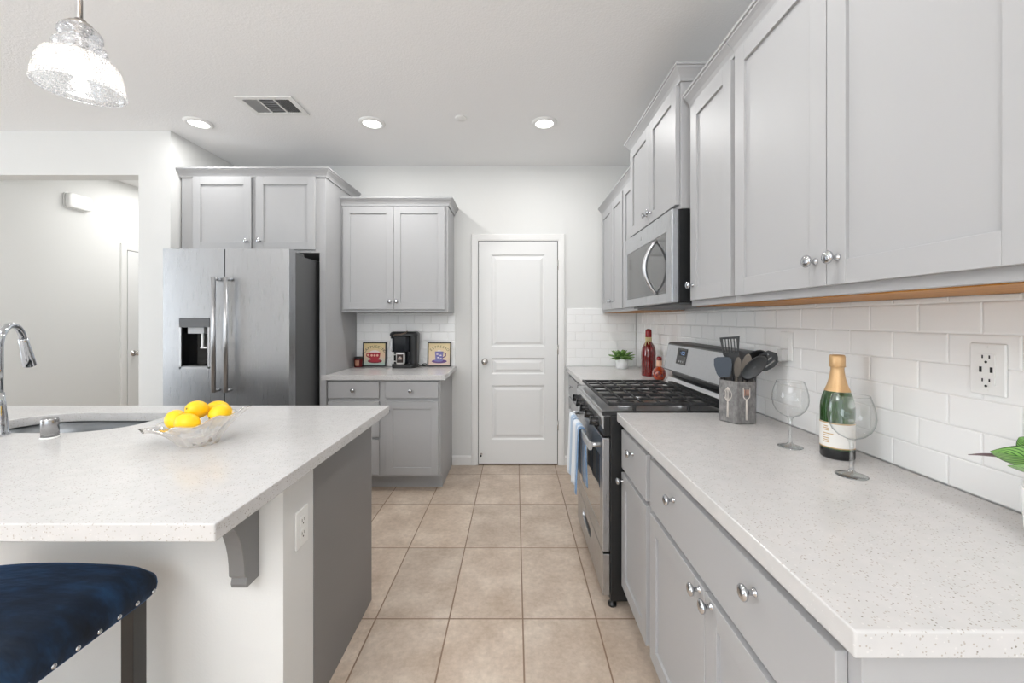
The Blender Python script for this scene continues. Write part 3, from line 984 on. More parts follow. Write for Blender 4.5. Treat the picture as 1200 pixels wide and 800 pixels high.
b.build('handle', dr)
b = MB(); b.lathe([(0.010, 0), (0.010, 0.0015), (0.008, 0.002), (0, 0.002)], 'steel_h', MT((MX, 2.33, 1.805), 0, R(-90)), 24); b.build('badge', dr)

# ------------------------------------------------------------------ range
RY0, RY1 = 1.876, 2.642
rg = thing('gas_range', 'black and stainless slide-in gas range with five burners', 'range', (0.75, 2.26, 0))
b = MB()
b.box(0.44, 1.075, RY0, RY1, 0.035, 0.895, 'black')
b.box(0.41, 0.44, RY0, RY1, 0.80, 0.893, 'black')
b.build('body', rg, bevel=0.004)
for (x, y) in ((0.455, RY0 + 0.03), (0.455, RY1 - 0.03), (1.03, RY0 + 0.03), (1.03, RY1 - 0.03)):
    b = MB(); b.lathe([(0.020, 0), (0.020, 0.012), (0.008, 0.016), (0.008, 0.036)], 'black', MT((x, y, 0.0005)), 16); b.build('foot', rg)
# slanted control panel
b = MB()
b.prism([(0.405, 0.835), (0.398, 0.885), (0.404, 0.897), (0.44, 0.905), (0.44, 0.835)], RY0 + 0.004, RY1 - 0.004, 'y', 'steel_h')
cp = b.build('control_panel', rg, bevel=0.002, segs=2)
for i in range(5):
    y = RY0 + 0.095 + i * 0.144
    b = MB()
    T = MT((0.4035, y, 0.846), 0, R(-83))
    b.lathe([(0.027, 0), (0.027, 0.004), (0.021, 0.007), (0.019, 0.032), (0.016, 0.036), (0, 0.036)], 'blackgloss', T, 24)
    b.box(-0.021, 0.021, -0.0045, 0.0045, 0.018, 0.044, 'blackgloss', T)
    b.build('knob', rg)
# oven door
OXF = 0.405
b = MB()
b.plate([(RY0 + 0.006, 0.262), (RY1 - 0.006, 0.262), (RY1 - 0.006, 0.790), (RY0 + 0.006, 0.790)], [[(RY0 + 0.07, 0.34), (RY1 - 0.07, 0.34), (RY1 - 0.07, 0.69), (RY0 + 0.07, 0.69)]], OXF, OXF + 0.033, 'steel', 'x')
od = b.build('oven_door', rg, bevel=0.003, angle=50)
b = MB(); b.box(OXF + 0.002, OXF + 0.02, RY0 + 0.071, RY1 - 0.071, 0.341, 0.689, 'ovenglass'); b.build('window', od)
b = MB()
HX = 0.352
b.prism(rrect(0.727, 0.767, HX - 0.010, HX + 0.010, 0.0095, 6), 0, 1, 'y', 'steel_h')
for v in b.bm.verts:
    v.co = Vector((v.co.z, RY0 + 0.03 if v.co.y < 0.5 else RY1 - 0.03, v.co.x))
for y in (RY0 + 0.05, RY1 - 0.05):
    b.tube([(HX, y, 0.747), (OXF + 0.002, y, 0.747)], 0.012, 'steel_h', 12)
b.build('handle', od)
# storage drawer with a dark finger slot
b = MB()
yc = 2.33
b.plate([(RY0 + 0.006, 0.060), (RY1 - 0.006, 0.060), (RY1 - 0.006, 0.252), (RY0 + 0.006, 0.252)], [rrect(yc - 0.13, yc + 0.13, 0.150, 0.205, 0.026, 6)], OXF + 0.002, OXF + 0.033, 'steel', 'x')
sd = b.build('storage_drawer', rg, bevel=0.002, angle=50)
b = MB(); b.prism(rrect(yc - 0.128, yc + 0.128, 0.152, 0.203, 0.025, 6), OXF + 0.018, OXF + 0.034, 'x', 'slot'); b.build('finger_slot', sd)
# cooktop
b = MB()
b.box(0.405, 0.965, RY0 + 0.014, RY1 - 0.014, 0.8955, 0.9145, 'steel_h')
for (ya, yb) in ((RY0 - 0.003, RY0 + 0.014), (RY1 - 0.014, RY1 + 0.003)):
    b.box(0.403, 0.965, ya, yb, 0.8955, 0.9150, 'black')
b.build('cooktop', rg, bevel=0.003)
for (x, y, r) in ((0.55, 2.02, 0.045), (0.55, 2.50, 0.05), (0.82, 2.02, 0.04), (0.82, 2.50, 0.036), (0.685, 2.26, 0.052)):
    b = MB()
    b.lathe([(r + 0.012, 0), (r + 0.012, 0.006), (r + 0.002, 0.009)], 'steel_h', MT((x, y, 0.9146)), 28)
    b.lathe([(r, 0.009), (r, 0.016), (r - 0.006, 0.019), (0, 0.019)], 'iron', MT((x, y, 0.9146)), 28)
    b.build('burner', rg)
for k in range(3):
    ya = RY0 + 0.018 + k * 0.2435
    yb = ya + 0.240
    xa, xb = 0.438, 0.932
    zt, zb = 0.953, 0.940
    w_ = 0.0065
    b = MB()
    for x in (xa, xb):
        b.box(x - w_, x + w_, ya, yb, zb, zt, 'iron')
    for y in (ya + w_, yb - w_):
        b.box(xa, xb, y - w_, y + w_, zb - 0.002, zt - 0.001, 'iron')
    for i in range(1, 6):
        x = xa + (xb - xa) * i / 6
        b.box(x - 0.0035, x + 0.0035, ya + 0.004, yb - 0.004, zb + 0.002, zt - 0.0005, 'iron')
    b.box(xa, xb, (ya + yb) / 2 - 0.004, (ya + yb) / 2 + 0.004, zb + 0.001, zt - 0.0015, 'iron')
    for x in (xa + 0.12, xb - 0.12):
        for y in (ya + w_, yb - w_):
            b.box(x - 0.007, x + 0.007, y - w_ * 0.9, y + w_ * 0.9, 0.9147, zb, 'iron')
    b.build('grate', rg, bevel=0.0018, segs=2)
# backguard
b = MB()
b.prism([(0.958, 0.912), (0.958, 0.9135), (1.000, 0.975), (1.03, 0.985), (1.1145, 0.985), (1.1145, 0.912)], RY0 + 0.002, RY1 - 0.002, 'y', 'steel_h')
b.box(1.02, 1.1145, RY0 + 0.004, RY1 - 0.004, 0.985, 1.03, 'black')
b.box(0.962, 1.02, RY0 + 0.03, RY1 - 0.09, 0.918, 0.955, 'black')
b.prism([(0.966, 1.022), (0.997, 1.188), (1.012, 1.196), (1.1145, 1.196), (1.1145, 1.022)], RY0 + 0.001, RY1 - 0.001, 'y', 'darkgrey')
bk = b.build('backguard', rg, bevel=0.002)
b = MB()
dx, dz = (0.997 - 0.966), (1.188 - 1.022)
L = math.hypot(dx, dz); ux, uz = dx / L, dz / L; nx, nz = -uz, ux
def bgp(s, o): return (0.966 + ux * s + nx * o, 1.022 + uz * s + nz * o)
b.prism([bgp(0.008, 0.0), bgp(0.008, 0.003), bgp(L - 0.008, 0.003), bgp(L - 0.008, 0.0)], RY0 + 0.014, RY1 - 0.014, 'y', 'steel')
b.build('fascia', bk)
b = MB()
b.prism([bgp(0.055, 0.003), bgp(0.055, 0.006), bgp(0.150, 0.006), bgp(0.150, 0.003)], 2.325, 2.455, 'y', 'blackgloss')
b.prism([bgp(0.105, 0.006), bgp(0.105, 0.0066), bgp(0.138, 0.0066), bgp(0.138, 0.006)], 2.335, 2.425, 'y', 'slot')
for (ya, yb, sa, sb) in ((2.352, 2.356, 0.112, 0.132), (2.362, 2.380, 0.112, 0.116), (2.362, 2.380, 0.128, 0.132), (2.388, 2.392, 0.112, 0.132), (2.398, 2.414, 0.120, 0.124)):
    b.prism([bgp(sa, 0.0066), bgp(sa, 0.0072), bgp(sb, 0.0072), bgp(sb, 0.0066)], ya, yb, 'y', 'display')
for ya in (2.36, 2.385, 2.41):
    b.lathe([(0.006, 0), (0.006, 0.001)], 'vent', Matrix.Translation((bgp(0.072, 0.006)[0], ya, bgp(0.072, 0.006)[1])) @ Matrix.Rotation(R(-80), 4, 'Y'), 14)
b.build('control_display', bk)

# dish towel over the oven handle
b = MB()
ny, ns = 22, 30
uvl = b.bm.loops.layers.uv.new('UVMap')
rows = []
ya, yb = 2.13, 2.50
for i in range(ns + 1):
    s = i / ns
    row = []
    for j in range(ny + 1):
        u = j / ny
        y = ya + (yb - ya) * u
        if s < 0.54:                       # front fall, from hem up to the bar
            k = s / 0.54
            z = 0.420 + (0.757 - 0.420) * k
            amp = 0.011 * (1 - k) + 0.004
            x = HX - 0.0165 - amp * (0.5 + 0.5 * math.sin(u * 15 + 0.6)) - 0.004 * (1 - k)
            y += 0.012 * (1 - k) * math.sin(u * 7)
        elif s < 0.66:
            a = PI * (s - 0.54) / 0.12
            x = HX - 0.0165 * math.cos(a) - 0.004 * (0.5 + 0.5 * math.sin(u * 15 + 0.6)) * math.cos(a / 2)
            z = 0.757 + 0.0150 * math.sin(a)
        else:
            k = (s - 0.66) / 0.34
            z = 0.757 - 0.290 * k
            x = HX + 0.0165 + 0.006 * k * (0.5 + 0.5 * math.sin(u * 12 + 2))
            y -= 0.03 * k
        row.append(b.bm.verts.new((x, y, z)))
    rows.append(row)
for i in range(ns):
    for j in range(ny):
        f = b.face([rows[i][j], rows[i][j + 1], rows[i + 1][j + 1], rows[i + 1][j]], 'towel', True)
        for lp, (a, c) in zip(f.loops, ((i, j), (i, j + 1), (i + 1, j + 1), (i + 1, j))):
            lp[uvl].uv = (c / ny, a / ns)
tw = b.build('dish_towel', solid=0.004)
tag(tw, 'blue and white striped dish towel hanging over the oven handle', 'towel')

# ------------------------------------------------------------------ ceiling fixtures
def can(loc, label):
    t = thing('recessed_light', label, 'ceiling light', loc, 0, None)
    b = MB(); b.lathe([(0.062, -0.0005), (0.064, -0.012), (0.080, -0.014), (0.090, -0.008), (0.092, -0.0005)], 'plastic', None, 40, True, False, False); b.build('trim_ring', t, world=False)
    b = MB(); b.lathe([(0.063, -0.009), (0.0, -0.010)], 'lens', None, 40, True, False, True); b.build('lens', t, world=False)
    return t
def lamp(loc, w, size=0.12, col=(1, 0.995, 0.98)):
    l = bpy.data.lights.new('recessed_lamp', 'AREA')
    l.shape = 'DISK'; l.size = size; l.energy = w; l.color = col
    o = bpy.data.objects.new('recessed_lamp', l)
    o.location = loc
    C.objects.link(o)
rows_ = [(-2.29, 2.93, 'round ceiling light at left, above the refrigerator'), (-1.036, 2.93, 'round ceiling light in the middle, between vent and smoke detector'), (0.21, 2.93, 'round ceiling light at right, nearest the wall cabinets')]
proto = None
for (x, y, lb) in rows_:
    if proto is None:
        proto = can((x, y, CEIL), lb)
        proto['group'] = 'round ceiling lights'
    else:
        dup(proto, (x, y, CEIL), 0, lb, 'round ceiling lights')
    lamp((x, y, CEIL - 0.016), CAN_W * (0.5 if x < -2 else 1.0))
for (x, y, k) in ((0.21, 0.95, 0.9), (-1.036, 0.95, 0.35), (-2.29, 0.95, 0.4), (-0.6, -1.2, 1), (-2.6, -1.2, 1)):
    lamp((x, y, CEIL - 0.016), CAN_W * k)
lamp((-3.35, 4.3, CEIL - 0.02), HALL_FILL_W, 0.9)  # unseen broad lamp added to light the hall wall evenly

sm = thing('smoke_detector', 'tiny white disc on the ceiling between two ceiling lights', 'smoke detector', (-0.385, 2.86, CEIL))
b = MB(); b.lathe([(0.040, -0.0005), (0.040, -0.006), (0.037, -0.010), (0, -0.011)], 'plastic', None, 32, True, False, True); b.build('cover_disc', sm, world=False)

vt = thing('ceiling_vent', 'white rectangular air vent grille on the ceiling', 'vent', (-1.61, 2.695, CEIL))
hx, hy = 0.183, 0.118
b = MB()
holes = [[(-0.152 + i * 0.103, -0.085), (-0.152 + i * 0.103 + 0.094, -0.085), (-0.152 + i * 0.103 + 0.094, 0.085), (-0.152 + i * 0.103, 0.085)] for i in range(3)]
b.plate([(-hx, -hy), (hx, -hy), (hx, hy), (-hx, hy)], holes, -0.010, -0.0008, 'plastic')
b.build('vent_frame', vt, bevel=0.002, segs=1, angle=50, world=False)
b = MB(); b.box(-hx + 0.02, hx - 0.02, -hy + 0.02, hy - 0.02, -0.0016, -0.0010, 'void'); b.build('duct_opening', vt, world=False)
for i in range(3):
    xa = -0.152 + i * 0.103
    b = MB()
    for k in range(9):
        if i == 1:
            yy = -0.080 + k * 0.020
            b.box(-0.046, 0.046, -0.0045, 0.0045, -0.0006, 0.0006, 'vent', MT((xa + 0.047, yy, -0.0052), R(38)))
        else:
            xx = xa + 0.005 + k * 0.0105
            b.box(-0.0035, 0.0035, -0.084, 0.084, -0.0006, 0.0006, 'vent', MT((xx, 0, -0.0052), 0, R(40 if i == 2 else -40)))
    b.build('louvres', vt, world=False)

# door chime box in the hall
ch = thing('door_chime', 'white rounded door chime box high on the hall wall', 'chime', (-4.07, 3.75, 2.43))
b = MB(); b.prism(rrect(3.645, 3.865, 2.352, 2.500, 0.035, 8), -4.069, -4.062, 'x', 'plastic'); b.build('backplate', ch)
b = MB(); b.prism(rrect(3.652, 3.858, 2.359, 2.493, 0.03, 8), -4.062, -4.018, 'x', 'plastic'); b.build('cover', ch, bevel=0.012, segs=4)

# pendant
PX, PY = -1.395, 1.30
pd = thing('pendant_light', 'seeded clear glass pendant lamp hanging over the island', 'pendant lamp', (PX, PY, CEIL))
b = MB(); b.lathe([(0.062, -0.0005), (0.062, -0.012), (0.054, -0.024), (0.012, -0.03), (0, -0.03)], 'nickel', MT((PX, PY, CEIL))); b.build('canopy', pd)
b = MB(); b.tube([(PX, PY, CEIL - 0.028), (PX, PY, 2.295)], 0.0062, 'nickel', 12); b.build('rod', pd)
b = MB()
b.lathe([(0.0, 2.300), (0.014, 2.300), (0.016, 2.290), (0.030, 2.286), (0.032, 2.280), (0.032, 2.272), (0.018, 2.270), (0.018, 2.200), (0.021, 2.198), (0.021, 2.172), (0, 2.172)], 'nickel', MT((PX, PY, 0)), 28, True, False, False)
b.build('socket', pd)
prof = [(0.030, 2.273), (0.044, 2.270), (0.051, 2.258), (0.052, 2.246), (0.047, 2.236), (0.042, 2.231), (0.050, 2.226), (0.060, 2.217), (0.063, 2.206), (0.058, 2.196), (0.050, 2.190), (0.054, 2.186), (0.072, 2.180), (0.086, 2.170), (0.096, 2.152), (0.102, 2.126), (0.106, 2.100), (0.108, 2.078)]
b = MB(); b.lathe(prof, 'seeded', MT((PX, PY, 0)), 48, True, False, False); b.build('glass_shade', pd, solid=0.003)
b = MB(); b.tube([(PX + 0.108 * math.cos(2 * PI * k / 48), PY + 0.108 * math.sin(2 * PI * k / 48), 2.078) for k in range(48)], 0.0030, 'seeded', 10, False, True); b.build('shade_rim', pd)
b = MB(); b.lathe([(0.012, 2.176), (0.014, 2.170), (0.024, 2.156), (0.027, 2.142), (0.024, 2.128), (0.014, 2.119), (0, 2.117)], 'bulb', MT((PX, PY, 0)), 24, True, False, False); b.build('bulb', pd)
l = bpy.data.lights.new('pendant_lamp', 'POINT'); l.energy = PENDANT_W; l.shadow_soft_size = 0.03; l.color = (1, 0.93, 0.82)
o = bpy.data.objects.new('pendant_lamp', l); o.location = (PX, PY, 2.088); C.objects.link(o)

# ------------------------------------------------------------------ stool
st = thing('bar_stool', 'navy velvet counter stool with nailhead trim and black legs', 'stool', (-1.235, 0.89, 0))
SXa, SXb, SYa, SYb = -1.475, -0.984, 0.655, 1.128
b = MB()
nx_, ny_ = 24, 24
def seat_pt(u, v, top):
    x = SXa + (SXb - SXa) * u; y = SYa + (SYb - SYa) * v
    cxm, cym = (SXa + SXb) / 2, (SYa + SYb) / 2
    # round the plan corners
    px, py = 2 * u - 1, 2 * v - 1
    k = (abs(px) ** 16 + abs(py) ** 16) ** (1 / 16) / max(abs(px), abs(py)) if max(abs(px), abs(py)) > 1e-4 else 1.0
    x = cxm + (x - cxm) / k; y = cym + (y - cym) / k
    ed = max(abs(px), abs(py))
    fall = 1 - max(0, (ed - 0.80) / 0.20) ** 2.4
    if top:
        z = 0.640 + 0.030 * fall + 0.024 * (1 - px * px) * (1 - 0.3 * py * py) * fall
    else:
        z = 0.592
    return (x, y, z)
top = [[b.bm.verts.new(seat_pt(i / nx_, j / ny_, True)) for j in range(ny_ + 1)] for i in range(nx_ + 1)]
for i in range(nx_):
    for j in range(ny_):
        b.face([top[i][j], top[i + 1][j], top[i + 1][j + 1], top[i][j + 1]], 'velvet', True)
loop = [(i, 0) for i in range(nx_)] + [(nx_, j) for j in range(ny_)] + [(i, ny_) for i in range(nx_, 0, -1)] + [(0, j) for j in range(ny_, 0, -1)]
cxm, cym = (SXa + SXb) / 2, (SYa + SYb) / 2
def side_ring(off, z):
    r = []
    for (i, j) in loop:
        p = seat_pt(i / nx_, j / ny_, False)
        d = Vector((p[0] - cxm, p[1] - cym)); dn = d.normalized()
        r.append(b.bm.verts.new((p[0] + dn.x * off, p[1] + dn.y * off, z)))
    return r
prev = [top[i][j] for (i, j) in loop]
for off, z in ((0.004, 0.630), (0.006, 0.615), (0.003, 0.597), (-0.004, 0.590)):
    cur = side_ring(off, z)
    for k in range(len(loop)):
        b.face([prev[k], prev[(k + 1) % len(loop)], cur[(k + 1) % len(loop)], cur[k]], 'velvet', True)
    prev = cur
b.face(prev, 'velvet')
seat = b.build('seat', st)
nails = [(SXb + 0.0045, y, 0) for y in [1.098 - 0.0475 * i for i in range(10)]]
nails += [(x, SYb + 0.0045, 90) for x in [-1.04 - 0.0475 * i for i in range(9)]]
for (x, y, a) in nails:
    b = MB()
    T = MT((x, y, 0.605), 0, R(90), 0) if a == 0 else MT((x, y, 0.605), R(-90), 0, 0)
    b.lathe([(0.0062, -0.001), (0.0058, 0.0012), (0.0035, 0.0028), (0, 0.0034)], 'chrome', T, 14)
    b.build('nailhead', seat)
for (xa, ya) in ((-1.023, 1.050), (-1.023, 0.690), (-1.477 + 0.03, 1.050), (-1.477 + 0.03, 0.690)):
    b = MB(); b.box(xa, xa + 0.032, ya, ya + 0.040, 0.0, 0.592, 'legmetal'); b.build('leg', st, bevel=0.002)
b = MB()
b.box(-1.015, -0.998, 0.730, 1.050, 0.20, 0.225, 'legmetal')
b.box(-1.440, -1.423, 0.730, 1.050, 0.20, 0.225, 'legmetal')
b.box(-1.423, -1.015, 1.06, 1.078, 0.20, 0.225, 'legmetal')
b.box(-1.423, -1.015, 0.70, 0.718, 0.20, 0.225, 'legmetal')
b.build('footrest', st, bevel=0.002)

# ------------------------------------------------------------------ fruit bowl and lemons
CT = 0.9122
bx, by = -1.100, 1.408
bw = thing('fruit_bowl', 'flared crystal glass bowl full of lemons on the island', 'bowl', (bx, by, CT))
def bowl_ring(t, inner):
    n = 108
    out = []
    for k in range(n):
        a = 2 * PI * k / n
        c, s = math.cos(a), math.sin(a)
        # flare: narrow foot to a wide boat-shaped mouth with drooping tips
        f = t ** 1.6
        rx = 0.060 + (0.150 - 0.060) * (0.30 * t + 0.70 * f)
        ry = 0.050 + (0.112 - 0.050) * (0.55 * t + 0.45 * f)
        tips = 1 + 0.10 * t * t * c * c + (0.12 * t ** 3 * c * c if c < 0 else 0)
        ruff = 1 + 0.055 * t * math.cos(9 * a + 0.6)
        flute = 1 + 0.11 * (1 - 0.55 * t) * (abs(math.sin(6 * a + 0.3 + 0.5 * t)) - 0.5)
        if inner:
            flute = 1 + 0.03 * math.sin(12 * a)
        x = rx * c * tips * ruff * flute
        y = ry * s * ruff * flute
        h = 0.088 + 0.012 * math.cos(2 * a) + 0.020 * c + 0.008 * math.cos(9 * a + 0.6) - 0.034 * max(0, -c) ** 3 * t ** 4
        if inner:
            x -= 0.0075 * c; y -= 0.0065 * s
            z = 0.026 + (h - 0.026) * t
        else:
            z = h * t
        out.append((bx + x, by + y, CT + z))
    return out
b = MB()
rings = [bowl_ring(t, False) for t in (0, 0.12, 0.3, 0.5, 0.7, 0.85, 0.95, 1.0)] + [bowl_ring(t, True) for t in (1.0, 0.93, 0.8, 0.6, 0.4, 0.2, 0.05)]
b.loft(rings, 'crystal', True)
b.build('glass_bowl', bw)

lem = None
lemons = [((-1.106, 1.408, 1.028), 1.3, 0.3, 'lemon on top of the heap in the glass bowl'),
          ((-1.092, 1.348, 0.998), 0.1, 0.1, 'lemon at the front of the glass bowl'),
          ((-1.167, 1.392, 0.998), -0.9, 0.4, 'leftmost lemon in the glass bowl with its stem scar showing'),
          ((-1.088, 1.476, 1.014), 0.5, -0.2, 'lemon at the back of the glass bowl'),
          ((-1.034, 1.420, 1.012), 1.2, -0.25, 'rightmost lemon in the glass bowl')]
for i, (p, rz, ry, lb) in enumerate(lemons):
    if lem is None:
        lem = thing('lemon', lb, 'lemon', p, rz, 'lemons in the glass bowl')
        b = MB()
        prof = []
        for k in range(0, 17):
            th = PI * k / 16
            z = -0.036 * math.cos(th)
            r = 0.0305 * math.sin(th) ** 0.92
            if k >= 14: z += 0.003 * (k - 13) / 3
            prof.append((r, z))
        b.lathe(prof, 'lemon', Matrix.Rotation(R(90), 4, 'Y'), 28, True, False, False)
        bd = b.build('fruit', lem, world=False)
        b = MB(); b.lathe([(0.0035, -0.0362), (0.003, -0.0372), (0, -0.0374)], 'lemontip', Matrix.Rotation(R(90), 4, 'Y'), 10, True, False, False)
        b.build('stem_scar', lem, world=False)
        lem.rotation_euler = (0, ry, rz)
    else:
        o = dup(lem, p, rz, lb)
        o.rotation_euler = (0.2 * i, ry, rz)

# ------------------------------------------------------------------ wine glasses, champagne
def wine_glass(x, y, label):
    t = thing('wine_glass', label, 'wine glass', (x, y, CT), 0, 'balloon wine glasses')
    b = MB(); b.lathe([(0.0, 0.0), (0.036, 0.0), (0.0375, 0.0015), (0.030, 0.004), (0.012, 0.009), (0.006, 0.016)], 'stem', None, 36, True, False, False); b.build('foot', t, world=False)
    b = MB(); b.lathe([(0.006, 0.016), (0.0048, 0.030), (0.0045, 0.075), (0.006, 0.092), (0.011, 0.101)], 'stem', None, 20, True, False, False); b.build('stem', t, world=False)
    b = MB()
    prof = [(0.0, 0.098), (0.012, 0.101), (0.030, 0.110), (0.043, 0.124), (0.051, 0.142), (0.0535, 0.160), (0.052, 0.180), (0.048, 0.198), (0.0425, 0.214), (0.0405, 0.220)]
    b.lathe(prof, 'glass', None, 48, True, False, False)
    b.tube([(0.0405 * math.cos(2 * PI * k / 40), 0.0405 * math.sin(2 * PI * k / 40), 0.220) for k in range(40)], 0.0008, 'stem', 8, False, True)
    b.build('bowl', t, world=False)
    return t
wg = wine_glass(0.926, 1.366, 'empty balloon wine glass standing between utensil crock and bottle')
dup(wg, (0.923, 1.113, CT), 0, 'empty balloon wine glass standing in front of the champagne bottle')

cb = thing('champagne_bottle', 'green champagne bottle with gold foil neck and cream label', 'bottle', (1.007, 1.268, CT))
T = MT((1.007, 1.268, CT))
b = MB()
b.lathe([(0.0, 0.0), (0.042, 0.0), (0.0445, 0.004), (0.0447, 0.03)], 'darkfoil', T, 40, True, False, False)
b.lathe([(0.0447, 0.03), (0.0447, 0.155), (0.043, 0.172), (0.0385, 0.192), (0.032, 0.208), (0.025, 0.225), (0.020, 0.245), (0.0165, 0.27), (0.015, 0.29)], 'greenglass', T, 40, True, False, False)
b.build('bottle_glass', cb)
b = MB()
b.lathe([(0.0338, 0.206), (0.0265, 0.224), (0.0212, 0.245), (0.0178, 0.268), (0.0172, 0.278), (0.019, 0.281), (0.0205, 0.286), (0.0205, 0.313), (0.0185, 0.318), (0, 0.319)], 'goldfoil', T, 40, True, False, False)
b.tube([(1.007 + 0.0205 * math.cos(2 * PI * k / 32), 1.268 + 0.0205 * math.sin(2 * PI * k / 32), CT + 0.283) for k in range(32)], 0.0012, 'goldfoil', 8, False, True)
b.build('foil', cb)
b = MB()
n = 40
a0, a1 = R(118), R(308)
for (z0, z1, aa, ab, r, mm) in ((0.034, 0.112, a0, a1, 0.0452, 'label'), (0.108, 0.1115, a0, a1, 0.0454, 'labelgold'), (0.034, 0.037, a0, a1, 0.0454, 'labelgold')):
    b.loft([[(1.007 + r * math.cos(aa + (ab - aa) * k / n), 1.268 + r * math.sin(aa + (ab - aa) * k / n), CT + z) for k in range(n + 1)] for z in (z0, z1)], mm, True, False, False, False)
# gold ornament and fine print lines at the label's left
for q, (z0, w0) in enumerate(((0.098, 16), (0.092, 22), (0.086, 24), (0.076, 34), (0.070, 20), (0.062, 26), (0.056, 22), (0.050, 24))):
    aa = R(193 - w0 / 2 + (6 if q == 3 else 0)); ab = R(193 + w0 / 2 + (10 if q == 3 else 0))
    b.loft([[(1.007 + 0.0455 * math.cos(aa + (ab - aa) * k / 8), 1.268 + 0.0455 * math.sin(aa + (ab - aa) * k / 8), CT + z) for k in range(9)] for z in (z0, z0 + 0.0028)], 'labelgold', True, False, False, False)
b.build('label', cb)

# ------------------------------------------------------------------ utensil crock and utensils
R6 = 0.0775
nv = Vector((0.905, 1.654))
cc = nv + Vector((math.cos(R(62)), math.sin(R(62)))) * R6
phi = math.degrees(math.atan2(nv.y - cc.y, nv.x - cc.x))
def hexa(r, z): return [(cc.x + r * math.cos(R(phi + 60 * k)), cc.y + r * math.sin(R(phi + 60 * k)), z) for k in range(6)]
uc = thing('utensil_crock', 'grey hexagonal crock with whisk and turner reliefs', 'crock', (cc.x, cc.y, CT))
b = MB()
b.loft([hexa(R6 - 0.004, CT), hexa(R6, CT + 0.005), hexa(R6, CT + 0.170), hexa(R6 - 0.002, CT + 0.1745), hexa(R6 - 0.008, CT + 0.1745), hexa(R6 - 0.009, CT + 0.012)], 'stone', False)
b.build('crock_body', uc, bevel=0.002, segs=2)
# reliefs: local frame on a face
def face_frame(k):
    a = Vector(hexa(R6, CT)[k]); c = Vector(hexa(R6, CT)[(k + 1) % 6])
    mid = (a + c) / 2; u = (c - a).normalized(); nrm = Vector((mid.x - cc.x, mid.y - cc.y, 0)).normalized()
    return mid, u, nrm
def rel(k, pts, r, m, b, closed=False):
    mid, u, nrm = face_frame(k)
    b.tube([mid + u * p[0] + Vector((0, 0, p[1])) + nrm * 0.001 for p in pts], r, m, 8, True, closed)
kl, kr = 5, 0
b = MB()
rel(kl, [(0, 0.022), (0, 0.086)], [0.0045, 0.0035], 'crockdecor', b)
for w in (0.017, 0.010, 0.003):
    pts = [(w * math.sin(PI * t) * (1 if t < 0.5 else 1), 0.086 + 0.062 * t) for t in [i / 10 for i in range(11)]]
    rel(kl, pts, 0.0011, 'crockdecor', b)
    rel(kl, [(-p[0], p[1]) for p in pts], 0.0011, 'crockdecor', b)
b.build('whisk_relief', uc)
b = MB()
rel(kr, [(0, 0.018), (0, 0.102)], [0.0045, 0.003], 'crockdecor', b)
rel(kr, [(-0.004, 0.102), (-0.013, 0.112), (-0.014, 0.150), (0.014, 0.150), (0.013, 0.112), (0.004, 0.102)], 0.0018, 'crockdecor', b, True)
mid, u, nrm = face_frame(kr)
for s in (-0.008, 0, 0.008):
    rel(kr, [(s, 0.118), (s, 0.142)], 0.0022, 'crockrose', b)
b.build('turner_relief', uc)

def flat_head(b, base, up, side, nrm, outline, t, m, holes=()):
    """flat outline (u along side, v along up) given thickness along nrm"""
    tmp = MB(); tmp.mats = b.mats
    tmp.plate([(u, v) for u, v in outline], [list(h) for h in holes], -t / 2, t / 2, m)
    Tm = Matrix((( side.x, up.x, nrm.x, base.x), (side.y, up.y, nrm.y, base.y), (side.z, up.z, nrm.z, base.z), (0, 0, 0, 1)))
    tmp.bm.transform(Tm)
    me = bpy.data.meshes.new('tmp'); tmp.bm.to_mesh(me); tmp.bm.free()
    b.bm.from_mesh(me); bpy.data.meshes.remove(me)
PXM = 279.0
def P2(px, py, dy=0.0):
    """point over the crock, at its depth"""
    yy = cc.y + dy
    return Vector(((px - CX) * yy / F_PX, yy, CAM_H - (py - CY) * yy / F_PX))
def utensil(name, label, foot, neck, head_fn, m, hr=0.006, head='head', lean=None):
    t = thing(name, label, 'utensil', tuple(foot))
    b = MB(); b.tube([foot, foot.lerp(neck, 0.5), neck], [hr, hr, hr * 0.75], m, 10); b.build('handle', t)
    b = MB(); up = (neck - foot).normalized()
    view = Vector((-0.48, -0.877, 0)).normalized()
    side = up.cross(view).normalized() * -1
    nrm = side.cross(up).normalized()
    if lean is not None:
        rt = Vector((0.877, -0.48, 0)).normalized()
        up = (Vector((0, 0, 1)) * math.cos(R(lean)) + rt * math.sin(R(lean))).normalized()
        side = (rt * math.cos(R(lean)) - Vector((0, 0, 1)) * math.sin(R(lean))).normalized()
        nrm = side.cross(up).normalized()
    head_fn(b, neck, up, side, nrm); b.build(head, t)
    return t
def crock_in(dx, dy): return Vector((cc.x + dx, cc.y + dy, CT + 0.018))
# slotted turner, tall at the left
def turner(b, p, up, side, nrm):
    w0, w1, h = 0.030, 0.039, 0.108
    holes = []
    for i in range(5):
        x0 = -0.026 + i * 0.0112
        holes.append([(x0, 0.040), (x0 + 0.0068, 0.040), (x0 + 0.0076, 0.100), (x0 + 0.0008, 0.100)])
    flat_head(b, p, up, side, nrm, [(-0.006, -0.02), (0.006, -0.02), (0.012, 0.012), (w0, 0.030), (w1, h), (-w1, h + 0.003), (-w0, 0.030), (-0.012, 0.012)], 0.003, 'utensil', holes)
utensil('slotted_turner', 'tall black slotted turner standing at the back left of the crock', crock_in(0.010, 0.034), P2(857.0, 424.0, 0.040), turner, 'utensil')
